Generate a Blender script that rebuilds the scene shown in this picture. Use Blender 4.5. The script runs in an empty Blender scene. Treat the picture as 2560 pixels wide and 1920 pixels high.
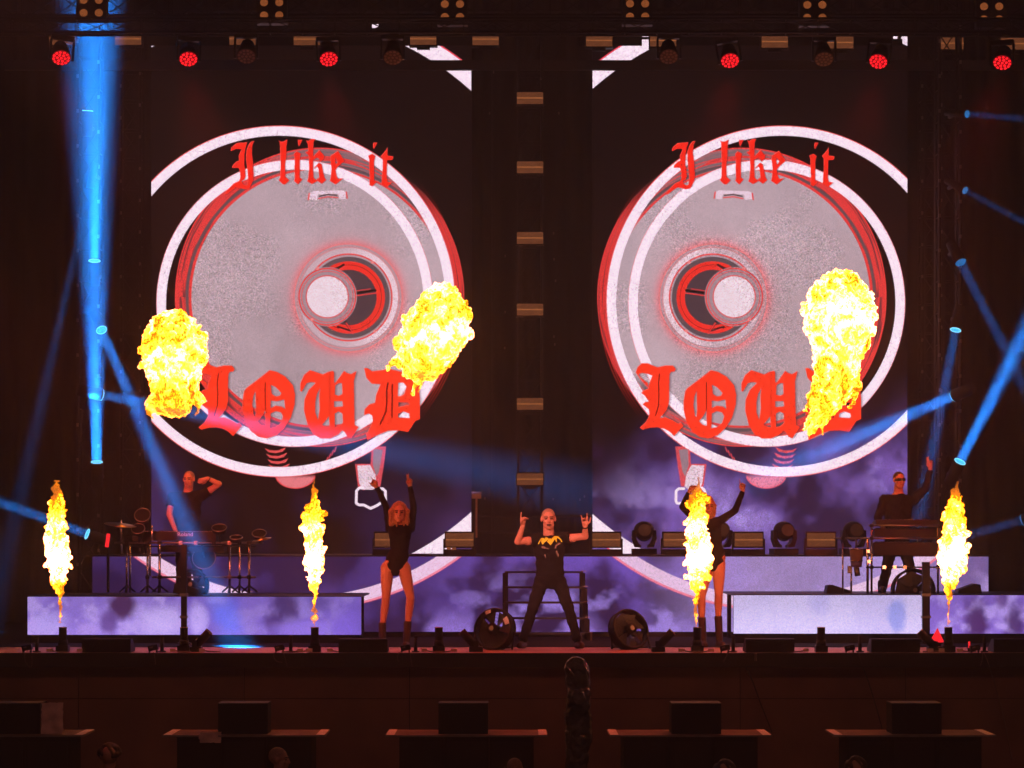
import bpy, bmesh, math, random
import numpy as np
from mathutils import Vector, Matrix, noise as mnoise

S = bpy.context.scene
COL = S.collection
R = math.radians
HAZE = 0.0075

# ------------------------------------------------------------------ camera
CAMY, CAMZ, FPX, CX, HZ = -30.0, 1.35, 6180.0, 1280.0, 1350.0
cam = bpy.data.cameras.new('camera')
cam.sensor_width = 36.0
cam.lens = FPX / 2560.0 * 36.0
cam.shift_y = (HZ - 960.0) / 2560.0
cam.clip_end = 500.0
co = bpy.data.objects.new('camera', cam)
COL.objects.link(co)
co.location = (0, CAMY, CAMZ)
co.rotation_euler = (R(90), 0, 0)
S.camera = co

# ------------------------------------------------------------------ night sky, a sun lamp added as dim red wash from the front
W = bpy.data.worlds.new("World")
S.world = W
W.use_nodes = True
wn = W.node_tree.nodes
wn.clear()
sky = wn.new('ShaderNodeTexSky')
sky.sky_type = 'NISHITA'
sky.sun_disc = False
sky.sun_elevation = R(30)
sky.sun_rotation = R(180)
bgn = wn.new('ShaderNodeBackground')
bgn.inputs['Strength'].default_value = 0.0004
won = wn.new('ShaderNodeOutputWorld')
W.node_tree.links.new(sky.outputs[0], bgn.inputs[0])
W.node_tree.links.new(bgn.outputs[0], won.inputs[0])

sl = bpy.data.lights.new('front_wash', 'SUN')
sl.energy = 0.17
sl.angle = R(6)
sl.color = (1.0, 0.30, 0.22)
so = bpy.data.objects.new('front_wash', sl)
COL.objects.link(so)
so.rotation_euler = (R(60), 0, R(6))     # from behind the camera, 30 degrees up

# follow spots from the front of house tower behind the camera, on the five performers
def follow_spot(frm, tgt, power, radius, col):
    L = bpy.data.lights.new('follow_spot', 'SPOT'); L.energy = power; L.color = col
    frm = Vector(frm); d = Vector(tgt) - frm
    L.spot_size = 2 * math.atan(radius / d.length); L.spot_blend = .55; L.shadow_soft_size = .12
    o = bpy.data.objects.new('follow_spot', L); COL.objects.link(o)
    o.location = frm; o.rotation_euler = d.to_track_quat('-Z', 'Y').to_euler()
RED = (1.0, .115, .055)
follow_spot((-9, -31.5, 11), (.45, .5, 1.15), 92000, 1.05, (1.0, .30, .22))
follow_spot((-12, -31.5, 10), (-1.42, .95, 1.1), 24000, 1.1, RED)
follow_spot((10, -31.5, 10), (2.5, 1.0, 1.1), 24000, 1.1, RED)
follow_spot((-12, -31.5, 10), (-4.2, 3.2, 1.8), 70000, 1.15, (1.0, .10, .06))
follow_spot((12, -31.5, 10), (5.3, 3.3, 1.9), 50000, 1.15, (1.0, .10, .06))

S.view_settings.view_transform = 'Standard'
S.view_settings.look = 'None'
S.view_settings.exposure = 0
S.view_settings.gamma = 1
S.view_settings.use_curve_mapping = False

S.render.engine = 'CYCLES'
cy = S.cycles
cy.max_bounces = 4
cy.diffuse_bounces = 2
cy.glossy_bounces = 2
cy.transmission_bounces = 2
cy.transparent_max_bounces = 12
cy.volume_bounces = 0
cy.use_denoising = True
cy.sample_clamp_indirect = 4.0
cy.caustics_reflective = False
cy.caustics_refractive = False
cy.volume_max_steps = 256
cy.use_light_tree = True

# ------------------------------------------------------------------ helpers
def F(px, py, Y):
    """the point at depth Y that the photograph shows at pixel px, py (2560 x 1920)"""
    d = Y - CAMY
    return Vector(((px - CX) * d / FPX, Y, CAMZ - (py - HZ) * d / FPX))

def K(Y):
    return (Y - CAMY) / FPX            # metres per pixel at depth Y

def mat(name, col, rough=0.6, metal=0.0, var=0.25, scale=6.0, bump=0.0, spec=0.5):
    m = bpy.data.materials.new(name)
    m.use_nodes = True
    nt = m.node_tree
    b = nt.nodes['Principled BSDF']
    b.inputs['Roughness'].default_value = rough
    b.inputs['Metallic'].default_value = metal
    b.inputs['Specular IOR Level'].default_value = spec
    tc = nt.nodes.new('ShaderNodeTexCoord')
    nz = nt.nodes.new('ShaderNodeTexNoise')
    nz.inputs['Scale'].default_value = scale
    nz.inputs['Detail'].default_value = 5
    nt.links.new(tc.outputs['Object'], nz.inputs['Vector'])
    cr = nt.nodes.new('ShaderNodeValToRGB')
    c = np.array(col)
    cr.color_ramp.elements[0].position = 0.3
    cr.color_ramp.elements[1].position = 0.7
    cr.color_ramp.elements[0].color = (*(c * (1 - var)), 1)
    cr.color_ramp.elements[1].color = (*np.minimum(c * (1 + var), 1), 1)
    nt.links.new(nz.outputs['Fac'], cr.inputs['Fac'])
    nt.links.new(cr.outputs['Color'], b.inputs['Base Color'])
    if bump:
        n2 = nt.nodes.new('ShaderNodeTexNoise')
        n2.inputs['Scale'].default_value = scale * 8
        n2.inputs['Detail'].default_value = 4
        nt.links.new(tc.outputs['Object'], n2.inputs['Vector'])
        bp = nt.nodes.new('ShaderNodeBump')
        bp.inputs['Strength'].default_value = bump
        bp.inputs['Distance'].default_value = 0.01
        nt.links.new(n2.outputs['Fac'], bp.inputs['Height'])
        nt.links.new(bp.outputs['Normal'], b.inputs['Normal'])
    return m

def emis(name, col, strength=1.0, sampling='AUTO', var=0.0, scale=40.0):
    m = bpy.data.materials.new(name)
    m.use_nodes = True
    nt = m.node_tree
    nt.nodes.clear()
    o = nt.nodes.new('ShaderNodeOutputMaterial')
    e = nt.nodes.new('ShaderNodeEmission')
    e.inputs['Color'].default_value = (*col, 1)
    e.inputs['Strength'].default_value = strength
    if var:
        tc = nt.nodes.new('ShaderNodeTexCoord')
        nz = nt.nodes.new('ShaderNodeTexNoise')
        nz.inputs['Scale'].default_value = scale
        nt.links.new(tc.outputs['Object'], nz.inputs['Vector'])
        mr = nt.nodes.new('ShaderNodeMapRange')
        mr.inputs['From Min'].default_value = 0.3
        mr.inputs['From Max'].default_value = 0.7
        mr.inputs['To Min'].default_value = strength * (1 - var)
        mr.inputs['To Max'].default_value = strength * (1 + var)
        nt.links.new(nz.outputs['Fac'], mr.inputs['Value'])
        nt.links.new(mr.outputs['Result'], e.inputs['Strength'])
    nt.links.new(e.outputs[0], o.inputs['Surface'])
    m.cycles.emission_sampling = sampling
    return m

class MB:
    """collects shapes into one mesh"""
    def __init__(self):
        self.v = []; self.f = []; self.uv = None
    def add(self, vs, fs):
        n = len(self.v)
        self.v += [tuple(x) for x in vs]
        self.f += [tuple(i + n for i in f) for f in fs]
        return self
    def box(self, c, s, rot=None):
        c = Vector(c); hx, hy, hz = s[0] / 2, s[1] / 2, s[2] / 2
        vs = [Vector((x, y, z)) for x in (-hx, hx) for y in (-hy, hy) for z in (-hz, hz)]
        if rot is not None:
            vs = [rot @ v for v in vs]
        return self.add([v + c for v in vs], [(0, 1, 3, 2), (4, 6, 7, 5), (0, 4, 5, 1), (2, 3, 7, 6), (0, 2, 6, 4), (1, 5, 7, 3)])
    def span(self, a, b):
        a = Vector(a); b = Vector(b)
        return self.box((a + b) / 2, [abs(x) for x in (b - a)])
    def cyl(self, p0, p1, r0, r1=None, n=10, cap=True):
        p0 = Vector(p0); p1 = Vector(p1); r1 = r0 if r1 is None else r1
        d = (p1 - p0).normalized()
        a = d.orthogonal().normalized(); b = d.cross(a)
        vs = []
        for p, r in ((p0, r0), (p1, r1)):
            for i in range(n):
                t = 2 * math.pi * i / n
                vs.append(p + (a * math.cos(t) + b * math.sin(t)) * r)
        fs = [(i, (i + 1) % n, n + (i + 1) % n, n + i) for i in range(n)]
        if cap:
            fs += [tuple(range(n - 1, -1, -1)), tuple(range(n, 2 * n))]
        return self.add(vs, fs)
    def tube(self, pts, r, n=6):
        pts = [Vector(p) for p in pts]
        m = len(pts)
        vs = []; prev = None
        for i, p in enumerate(pts):
            d = (pts[min(i + 1, m - 1)] - pts[max(i - 1, 0)]).normalized()
            a = d.orthogonal().normalized() if prev is None else (prev - d * prev.dot(d)).normalized()
            prev = a; b = d.cross(a)
            rr = r[i] if isinstance(r, (list, tuple)) else r
            for k in range(n):
                t = 2 * math.pi * k / n
                vs.append(p + (a * math.cos(t) + b * math.sin(t)) * rr)
        fs = [(i * n + k, i * n + (k + 1) % n, (i + 1) * n + (k + 1) % n, (i + 1) * n + k) for i in range(m - 1) for k in range(n)]
        fs += [tuple(range(n - 1, -1, -1)), tuple(range((m - 1) * n, m * n))]
        return self.add(vs, fs)
    def ell(self, c, rad, rot=None, nu=12, nv=8):
        c = Vector(c)
        if not hasattr(rad, '__len__'): rad = (rad,) * 3
        vs = [Vector((0, 0, rad[2]))]
        for j in range(1, nv):
            ph = math.pi * j / nv
            for i in range(nu):
                t = 2 * math.pi * i / nu
                vs.append(Vector((rad[0] * math.sin(ph) * math.cos(t), rad[1] * math.sin(ph) * math.sin(t), rad[2] * math.cos(ph))))
        vs.append(Vector((0, 0, -rad[2])))
        if rot is not None: vs = [rot @ v for v in vs]
        fs = [(0, 1 + i, 1 + (i + 1) % nu) for i in range(nu)]
        for j in range(nv - 2):
            o = 1 + j * nu
            fs += [(o + i, o + nu + i, o + nu + (i + 1) % nu, o + (i + 1) % nu) for i in range(nu)]
        o = 1 + (nv - 2) * nu; last = len(vs) - 1
        fs += [(o + i, last, o + (i + 1) % nu) for i in range(nu)]
        return self.add([v + c for v in vs], fs)
    def cap(self, p0, r0, p1, r1, n=12):
        """tapered capsule"""
        p0 = Vector(p0); p1 = Vector(p1)
        self.ell(p0, r0, None, n, 8); self.ell(p1, r1, None, n, 8)
        return self.cyl(p0, p1, r0, r1, n)
    def loft(self, rings, n=16):
        """rings: (centre, rx, ry) stacked, elliptical"""
        vs = []
        for c, rx, ry in rings:
            for i in range(n):
                t = 2 * math.pi * i / n
                vs.append(Vector(c) + Vector((rx * math.cos(t), ry * math.sin(t), 0)))
        m = len(rings)
        fs = [(j * n + i, j * n + (i + 1) % n, (j + 1) * n + (i + 1) % n, (j + 1) * n + i) for j in range(m - 1) for i in range(n)]
        fs += [tuple(range(n - 1, -1, -1)), tuple(range((m - 1) * n, m * n))]
        return self.add(vs, fs)
    def torus(self, c, Rr, r, axis=(0, 1, 0), n=28, k=6):
        c = Vector(c); d = Vector(axis).normalized()
        a = d.orthogonal().normalized(); b = d.cross(a)
        vs = []
        for i in range(n):
            t = 2 * math.pi * i / n
            e = a * math.cos(t) + b * math.sin(t)
            for j in range(k):
                s = 2 * math.pi * j / k
                vs.append(c + e * (Rr + r * math.cos(s)) + d * (r * math.sin(s)))
        fs = [(i * k + j, ((i + 1) % n) * k + j, ((i + 1) % n) * k + (j + 1) % k, i * k + (j + 1) % k) for i in range(n) for j in range(k)]
        return self.add(vs, fs)
    def prism(self, pts, depth):
        """pts: front outline (Vectors); depth: Vector to the back"""
        n = len(pts); depth = Vector(depth)
        vs = [Vector(p) for p in pts] + [Vector(p) + depth for p in pts]
        return self.add(vs, [tuple(range(n)), tuple(range(2 * n - 1, n - 1, -1))] + [(i, n + i, n + (i + 1) % n, (i + 1) % n) for i in range(n)])
    def mesh(self, name):
        me = bpy.data.meshes.new(name)
        me.from_pydata(self.v, [], self.f)
        me.update()
        bm = bmesh.new(); bm.from_mesh(me)
        bmesh.ops.recalc_face_normals(bm, faces=bm.faces)
        bm.to_mesh(me); bm.free()
        return me

def link(name, me, m=None, parent=None, smooth=False):
    o = bpy.data.objects.new(name, me)
    COL.objects.link(o)
    if m is not None and me is not None:
        me.materials.clear(); me.materials.append(m)
    if smooth:
        me.polygons.foreach_set('use_smooth', [True] * len(me.polygons))
    if parent is not None:
        o.parent = parent
    return o

def tag(o, label=None, cat=None, group=None, kind=None):
    if label: o['label'] = label
    if cat: o['category'] = cat
    if group: o['group'] = group
    if kind: o['kind'] = kind
    return o

def thing(name, label, cat, loc=(0, 0, 0), group=None, rot=(0, 0, 0)):
    o = bpy.data.objects.new(name, None)
    o.empty_display_size = 0.1
    COL.objects.link(o)
    o.location = loc; o.rotation_euler = rot
    return tag(o, label, cat, group)

def wloc(o):
    v = Vector((0, 0, 0))
    while o is not None:
        v += Vector(o.location); o = o.parent
    return v

def part(name, mb, m, parent=None, smooth=False, local=False):
    """a mesh whose shapes were collected in world space (or in the parent's space when local)"""
    if parent is not None and not local:
        w = wloc(parent)
        mb.v = [(x[0] - w.x, x[1] - w.y, x[2] - w.z) for x in mb.v]
    return link(name, mb.mesh(name), m, parent, smooth)

def single(name, mb, m, label, cat, group=None, smooth=False, base=None):
    """a thing that is one mesh, its origin at its base"""
    if base is None:
        a = np.array(mb.v); base = ((a[:, 0].min() + a[:, 0].max()) / 2, (a[:, 1].min() + a[:, 1].max()) / 2, a[:, 2].min())
    mb.v = [(x[0] - base[0], x[1] - base[1], x[2] - base[2]) for x in mb.v]
    o = link(name, mb.mesh(name), m, None, smooth)
    o.location = base
    return tag(o, label, cat, group)

def dup(root, loc, label=None, group=None, rot=None):
    r = root.copy(); COL.objects.link(r); r.location = loc
    if rot is not None: r.rotation_euler = rot
    if label: r['label'] = label
    if group: r['group'] = group
    for ch in root.children:
        c = ch.copy(); COL.objects.link(c); c.parent = r
        for g in ch.children:
            d = g.copy(); COL.objects.link(d); d.parent = c
    return r

def fuse(mb, voxel, smooth_it=3, fac=0.5):
    """one continuous skin round all collected shapes"""
    me = bpy.data.meshes.new('tmp'); me.from_pydata(mb.v, [], mb.f); me.update()
    bm = bmesh.new(); bm.from_mesh(me); bmesh.ops.recalc_face_normals(bm, faces=bm.faces); bm.to_mesh(me); bm.free()
    o = bpy.data.objects.new('tmp', me); COL.objects.link(o)
    r = o.modifiers.new('r', 'REMESH'); r.mode = 'VOXEL'; r.voxel_size = voxel; r.adaptivity = 0
    if smooth_it:
        s = o.modifiers.new('s', 'SMOOTH'); s.factor = fac; s.iterations = smooth_it
    dg = bpy.context.evaluated_depsgraph_get()
    dg.update()
    out = bpy.data.meshes.new_from_object(o.evaluated_get(dg))
    bpy.data.objects.remove(o); bpy.data.meshes.remove(me)
    return out

def skin_part(name, mb, m, parent, voxel=0.008, it=3, fold=0.0):
    w = wloc(parent)
    me = fuse(mb, voxel, it)
    if fold:
        n = len(me.vertices); c = np.empty(n * 3); d = np.empty(n * 3)
        me.vertices.foreach_get('co', c); me.vertex_normals.foreach_get('vector', d)
        c = c.reshape(-1, 3); d = d.reshape(-1, 3); x, y, z = c.T
        e = np.sin(x * 31 + z * 23 + 2 * np.sin(z * 19 + y * 8)) * .6 + np.sin(z * 47 - x * 26 + 2.3 * np.sin(x * 33 + 1)) * .5 + np.sin(y * 40 + z * 61 + 3 * np.sin(x * 17)) * .35
        c += d * (e * fold * .6)[:, None]
        me.vertices.foreach_set('co', c.ravel()); me.update()
    me.transform(Matrix.Translation(-w))
    me.name = name
    return link(name, me, m, parent, True)

M = {
 'black_metal': mat('black_metal', (.010, .0095, .010), .5, .15, .3, 9, .1, .3),
 'black_plastic': mat('black_plastic', (.009, .008, .009), .55, 0, .3, 9, .1, .22),
 'black_cloth': mat('black_cloth', (.012, .010, .011), .95, 0, .3, 3, .3, .1),
 'drape': mat('drape', (.010, .009, .010), 1, 0, .3, 1.5, .3, .05),
 'floor': mat('stage_floor', (.46, .26, .22), .55, 0, .25, 1.2, .15),
 'edge': mat('stage_edge', (.022, .018, .015), .7, 0, .4, 3, .3),
 'ply': mat('dark_plywood', (.23, .115, .075), .75, 0, .3, 1.3, .15),
 'ground': mat('ground', (.03, .026, .022), .95, 0, .3, .7, .3),
 'deck_top': mat('deck_board', (.15, .115, .09), .8, 0, .35, 5, .3),
 'tape': mat('white_tape', (.8, .74, .66), .6, 0, .1, 5),
 'chrome': mat('chrome', (.92, .86, .78), .20, 1, .1, 20),
 'dull_steel': mat('dull_steel', (.28, .26, .25), .4, .9, .2, 8),
 'skin': mat('skin', (.66, .31, .22), .5, 0, .08, 12),
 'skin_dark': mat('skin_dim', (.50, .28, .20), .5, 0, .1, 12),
 'hair_blond': mat('blond_hair', (.44, .22, .12), .6, 0, .35, 60, .6),
 'hair_short': mat('cropped_hair', (.42, .26, .18), .7, 0, .3, 60, .5),
 'hair_dark': mat('dark_hair', (.06, .035, .025), .6, 0, .4, 60, .5),
 'shirt': mat('black_shirt', (.013, .011, .012), .9, 0, .4, 10, .5, .2),
 'trouser': mat('black_trousers', (.011, .009, .010), .9, 0, .4, 10, .5, .2),
 'boot': mat('dark_boot', (.045, .022, .022), .5, 0, .3, 10),
 'eye': mat('eye_dark', (.012, .006, .005), .4, 0, .1, 5),
 'mouth': mat('mouth_dark', (.06, .012, .010), .5, 0, .1, 5),
 'yellow_print': mat('yellow_print', (.78, .84, .04), .7, 0, .15, 30),
 'grey_print': mat('grey_print', (.22, .17, .15), .7, 0, .5, 30),
 'pink_sheet': mat('pale_sheet', (.80, .62, .55), .85, 0, .25, 8, .4),
 'cable': mat('cable', (.16, .12, .09), .6, 0, .3, 5),
 'cable_black': mat('cable_black', (.012, .011, .011), .6, 0, .3, 5),
 'plastic_wrap': mat('plastic_wrap', (.06, .054, .05), .18, 0, .3, 12, .8, .8),
 'reflector': mat('strobe_plate', (.42, .22, .12), .55, 0, .25, 30, .2),
 'glass': mat('lamp_glass', (.10, .10, .11), .15, 0, .2, 20),
 'led_case': mat('led_case', (.02, .02, .022), .6, .2, .2, 10),
 'bronze': mat('cymbal', (.55, .36, .16), .3, 1, .2, 10),
}
# ------------------------------------------------------------------ LED pictures, computed cell by cell
rng = np.random.default_rng(7)

def lin(r, g, b):
    c = np.array([r, g, b], dtype=np.float32) / 255.0
    return np.where(c <= 0.04045, c / 12.92, ((c + 0.055) / 1.055) ** 2.4).astype(np.float32)

def fbm(U, V, scale, seed, octaves=4, gain=0.5):
    out = np.zeros_like(U); amp = 1.0; tot = 0
    for o in range(octaves):
        g = np.random.default_rng(seed * 31 + o).random((64, 64)).astype(np.float32)
        x = U / scale * 2 ** o + 17.3 * o; y = V / scale * 2 ** o + 9.1 * o
        xi = np.floor(x).astype(int); yi = np.floor(y).astype(int)
        fx = x - xi; fy = y - yi
        fx = fx * fx * (3 - 2 * fx); fy = fy * fy * (3 - 2 * fy)
        a = g[yi % 64, xi % 64]; b = g[yi % 64, (xi + 1) % 64]
        c = g[(yi + 1) % 64, xi % 64]; d = g[(yi + 1) % 64, (xi + 1) % 64]
        out += amp * ((a * (1 - fx) + b * fx) * (1 - fy) + (c * (1 - fx) + d * fx) * fy)
        tot += amp; amp *= gain
    return out / tot

def sstep(a, b, x):
    t = np.clip((x - a) / (b - a), 0, 1)
    return t * t * (3 - 2 * t)

class Canvas:
    def __init__(s, u0, u1, v0, v1, ss=2):
        s.u0, s.v0, s.ss = u0, v0, ss
        s.w, s.h = int(u1 - u0), int(v1 - v0)
        u = u0 + (np.arange(s.w * ss, dtype=np.float32) + .5) / ss
        v = v0 + (np.arange(s.h * ss, dtype=np.float32) + .5) / ss
        s.U, s.V = np.meshgrid(u, v)
        s.A = s.U
        s.img = np.zeros(s.U.shape + (3,), np.float32)
    def over(s, a, c, q=None):
        q = q or (slice(None), slice(None))
        if getattr(c, 'ndim', 1) == 1: c = c[None, None, :]
        a = a[..., None]
        s.img[q] = s.img[q] * (1 - a) + c * a
    def box(s, x0, x1, y0, y1, X=None):
        """array window round a rectangle of drawing coordinates"""
        row = (s.A if X is None else X)[0]
        c = np.nonzero((row >= x0) & (row <= x1))[0]; r = np.nonzero((s.V[:, 0] >= y0) & (s.V[:, 0] <= y1))[0]
        if len(c) == 0 or len(r) == 0: return None
        return (slice(r[0], r[-1] + 1), slice(c[0], c[-1] + 1))
    def dist(s, cx, cy, rx, ry=None, q=None):
        ry = rx if ry is None else ry
        q = q or (slice(None), slice(None))
        return np.sqrt(((s.A[q] - cx) / rx) ** 2 + ((s.V[q] - cy) / ry) ** 2) * (rx + ry) / 2
    def ring(s, cx, cy, rx, w, c, ry=None, aa=1.0, k=1.0):
        ry = rx if ry is None else ry
        q = s.box(cx - rx - 4, cx + rx + 4, cy - ry - 4, cy + ry + 4)
        if q is None: return
        d = s.dist(cx, cy, rx, ry, q) - (rx + ry) / 2 + w / 2
        s.over(np.clip((w / 2 - np.abs(d)) / aa + .5, 0, 1) * k, c, q)
    def disc(s, cx, cy, rx, c, ry=None, aa=1.2, k=1.0):
        ry = rx if ry is None else ry
        q = s.box(cx - rx - 4, cx + rx + 4, cy - ry - 4, cy + ry + 4)
        if q is None: return
        s.over(np.clip(((rx + ry) / 2 - s.dist(cx, cy, rx, ry, q)) / aa + .5, 0, 1) * k, c, q)
    def pmask(s, pts, X=None):
        X = s.A if X is None else X
        m = np.zeros(s.U.shape, np.float32)
        p = np.array(pts, np.float32)
        q = s.box(p[:, 0].min() - 1, p[:, 0].max() + 1, p[:, 1].min() - 1, p[:, 1].max() + 1, X)
        if q is None: return m
        x = X[q]; y = s.V[q]; mm = np.zeros(x.shape, bool)
        for (x0, y0), (x1, y1) in zip(p, np.roll(p, -1, 0)):
            if y0 == y1: continue
            mm ^= ((y0 > y) != (y1 > y)) & (x < (x1 - x0) * (y - y0) / (y1 - y0) + x0)
        m[q] = mm
        return m
    def poly(s, pts, c, X=None, k=1.0):
        s.over(s.pmask(pts, X) * k, c)
    def line(s, pts, w, c, X=None, k=1.0):
        X = s.A if X is None else X
        p = np.array(pts, np.float32)
        q = s.box(p[:, 0].min() - w - 2, p[:, 0].max() + w + 2, p[:, 1].min() - w - 2, p[:, 1].max() + w + 2, X)
        if q is None: return
        x = X[q]; y = s.V[q]; best = np.full(x.shape, 1e9, np.float32)
        for (x0, y0), (x1, y1) in zip(pts[:-1], pts[1:]):
            dx, dy = x1 - x0, y1 - y0
            t = np.clip(((x - x0) * dx + (y - y0) * dy) / (dx * dx + dy * dy + 1e-6), 0, 1)
            best = np.minimum(best, (x - x0 - t * dx) ** 2 + (y - y0 - t * dy) ** 2)
        s.over(np.clip(w / 2 - np.sqrt(best) + .5, 0, 1) * k, c, q)
    def image(s, name, speck):
        ss = s.ss
        a = s.img.reshape(s.h, ss, s.w, ss, 3).mean((1, 3))
        n = rng.normal(0, 1, (s.h, s.w, 1)).astype(np.float32)
        nb = rng.normal(0, 1, (s.h // 2 + 1, s.w // 2 + 1, 1)).astype(np.float32).repeat(2, 0).repeat(2, 1)[:s.h, :s.w]
        n = n * .55 + nb * 1.15
        n2 = rng.normal(0, 1, (s.h, s.w, 3)).astype(np.float32)
        sp = speck.reshape(s.h, ss, s.w, ss).mean((1, 3))[..., None]
        a = a * np.clip(1 + sp * (n * .8 + n2 * .35), .25, 1.7)
        px = np.ones((s.h, s.w, 4), np.float32)
        px[..., :3] = np.clip(a, 0, 4)
        im = bpy.data.images.new(name, s.w, s.h, float_buffer=True)
        im.colorspace_settings.name = 'Non-Color'
        im.pixels.foreach_set(np.ascontiguousarray(px[::-1]).ravel())
        im.update(); im.pack()
        return im

U = 1.15732   # picture units used for the LED content -> photograph pixels
def ZZ(x0, y0, sc, pts):
    return [((x0 + x * sc) / U, (y0 + y * sc) / U) for x, y in pts]

T1 = lambda p: ZZ(560, 330, .20344, p)
Z2 = lambda p: ZZ(480, 890, .13562, p)
Z3 = lambda p: ZZ(780, 890, .13562, p)
Z4 = lambda p: [(u - 953, v) for u, v in ZZ(1560, 890, .13562, p)]

TOPTEXT = [[T1(q) for q in g] for g in [
 [[(82,235),(90,190),(150,138),(200,130),(285,128),(265,190),(252,270),(248,400),(262,480),(265,545),(250,585),(215,605),(225,635),(262,660),(300,665),(320,690),(250,705),(205,690),(150,680),(90,720),(40,760),(0,775),(30,720),(80,670),(120,630),(185,600),(200,560),(195,480),(180,440),(100,440),(110,405),(150,365),(185,350),(180,290),(215,210),(150,205)]],
 [[(375,110),(350,150),(340,250),(355,370),(365,520),(358,600),(320,675),(270,690),(240,655),(285,650),(295,570),(285,450),(270,330),(275,230),(300,160),(335,115)]],
 [[(665,100),(700,120),(735,115),(780,90),(765,180),(765,300),(750,400),(755,550),(805,595),(750,645),(720,640),(670,590),(690,560),(695,400),(690,200),(685,130)]],
 [[(905,95),(965,95),(920,180),(912,150)]],
 [[(860,265),(890,235),(945,265),(930,330),(930,450),(930,560),(965,580),(910,645),(860,600),(870,560),(865,450),(870,330),(860,290)]],
 [[(1005,100),(1035,110),(1070,85),(1120,85),(1098,130),(1095,300),(1095,450),(1100,560),(1130,590),(1080,640),(1020,605),(1035,560),(1045,450),(1040,290),(995,245),(1035,235),(1030,150)]],
 [[(1095,300),(1170,220),(1230,290),(1222,330),(1185,368),(1165,325),(1140,310),(1100,345)]],
 [[(1105,440),(1165,375),(1200,395),(1220,500),(1235,560),(1255,590),(1200,637),(1150,600),(1170,560),(1160,450),(1140,420),(1110,455)]],
 [[(1100,560),(1130,590),(1165,555),(1150,600),(1080,640)]],
 [[(1310,290),(1400,230),(1480,355),(1395,430),(1370,470),(1385,540),(1400,575),(1465,565),(1440,590),(1370,645),(1300,600),(1310,560),(1320,450),(1305,330)], [(1370,310),(1400,360),(1375,400),(1365,360)]],
 [[(1835,130),(1885,130),(1840,210),(1832,180)]],
 [[(1770,290),(1820,265),(1860,295),(1845,360),(1845,480),(1845,600),(1875,615),(1820,670),(1785,650),(1790,560),(1785,430),(1785,340)]],
 [[(2010,180),(2010,290),(2080,300),(2070,340),(2005,345),(2000,450),(2000,560),(2010,610),(2065,620),(2005,675),(1935,640),(1940,540),(1950,440),(1950,330),(1925,295),(1960,260),(1995,215)]],
]]
BIGTEXT = [
 [Z4([(215,300),(250,200),(330,130),(430,130),(540,180),(620,205),(760,175),(900,175),(955,240),(930,285),(870,290),(840,330),(835,480),(830,850),(790,980),(720,1080),(660,1140),(760,1130),(870,1170),(960,1220),(1010,1250),(1040,1220),(1095,1285),(925,1475),(850,1400),(740,1340),(620,1315),(480,1320),(345,1360),(290,1320),(400,1220),(460,1110),(465,1050),(455,980),(340,890),(390,845),(460,840),(430,800),(380,730),(315,680),(360,635),(450,600),(460,520),(520,360),(440,330),(330,310),(270,330),(300,400),(440,500),(430,560),(300,420)])],
 [Z2([(1430,260),(1560,290),(1720,380),(1860,540),(1900,720),(1890,900),(1820,1140),(1700,1330),(1560,1460),(1380,1520),(1220,1490),(1080,1380),(980,1220),(930,1000),(930,820),(960,640),(1000,590),(1200,440)]),
  Z2([(1170,640),(1175,1000),(1165,1120),(1140,1110),(1110,900),(1130,740)]), Z2([(1450,530),(1540,570),(1645,680),(1620,730),(1540,745),(1470,700)]),
  Z2([(1450,820),(1560,835),(1700,800),(1715,980),(1650,930),(1540,915),(1450,960)]), Z2([(1450,1060),(1540,1015),(1640,1040),(1675,1110),(1640,1230),(1540,1310),(1440,1330)]),
  Z2([(1350,1000),(1355,1290),(1270,1260),(1215,1200),(1290,1110)])],
 [Z3([(-220,640),(-215,500),(-150,350),(-40,260),(60,290),(200,340),(300,290),(385,270),(405,300),(405,490),(430,490),(500,400),(590,270),(640,310),(715,335),(820,275),(770,470),(775,700),(780,1000),(785,1270),(860,1310),(720,1520),(650,1490),(600,1400),(560,1370),(480,1450),(330,1520),(160,1520),(20,1440),(-80,1280),(-150,1000),(-140,800),(-60,620),(70,490),(-20,480),(-100,500),(-150,590),(-190,660)]),
  Z3([(150,590),(130,740),(140,960),(110,1180),(60,1040),(60,850),(90,700)]), Z3([(430,540),(490,500),(550,500),(560,700),(490,735),(420,710)]),
  Z3([(405,830),(560,830),(570,930),(405,940)]), Z3([(420,1060),(490,1020),(560,1060),(570,1230),(500,1290),(420,1310)]), Z3([(310,1110),(325,1315),(250,1300),(185,1270),(260,1180)])],
 [Z3([(960,220),(1020,220),(1100,280),(1280,260),(1420,235),(1650,290),(1900,330),(1960,500),(1990,800),(1990,1160),(1900,1200),(1770,1400),(1600,1370),(1400,1380),(1200,1460),(1020,1550),(1000,1440),(1080,1300),(1120,1200),(1110,1100),(1050,1060),(960,1090),(970,980),(1060,890),(1160,860),(1180,720),(1260,520),(1100,510),(1000,400)]),
  Z3([(1590,490),(1680,490),(1740,560),(1700,700),(1640,740),(1580,740)]), Z3([(1590,850),(1790,860),(1790,900),(1590,940)]), Z3([(1590,1060),(1680,1020),(1790,1060),(1800,1145),(1580,1130)])],
]
SLITS = [(Z4([(655,330),(635,500),(645,700),(640,900),(580,1100)]), 2.4), (Z2([(1350,490),(1350,1000)]), 2.0), (Z3([(1400,500),(1375,640),(1380,850),(1365,1020),(1260,1250)]), 3.6), (Z3([(1478,530),(1478,800),(1475,1130)]), 3.2), (Z3([(330,300),(330,1100)]), 1.0)]

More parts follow.
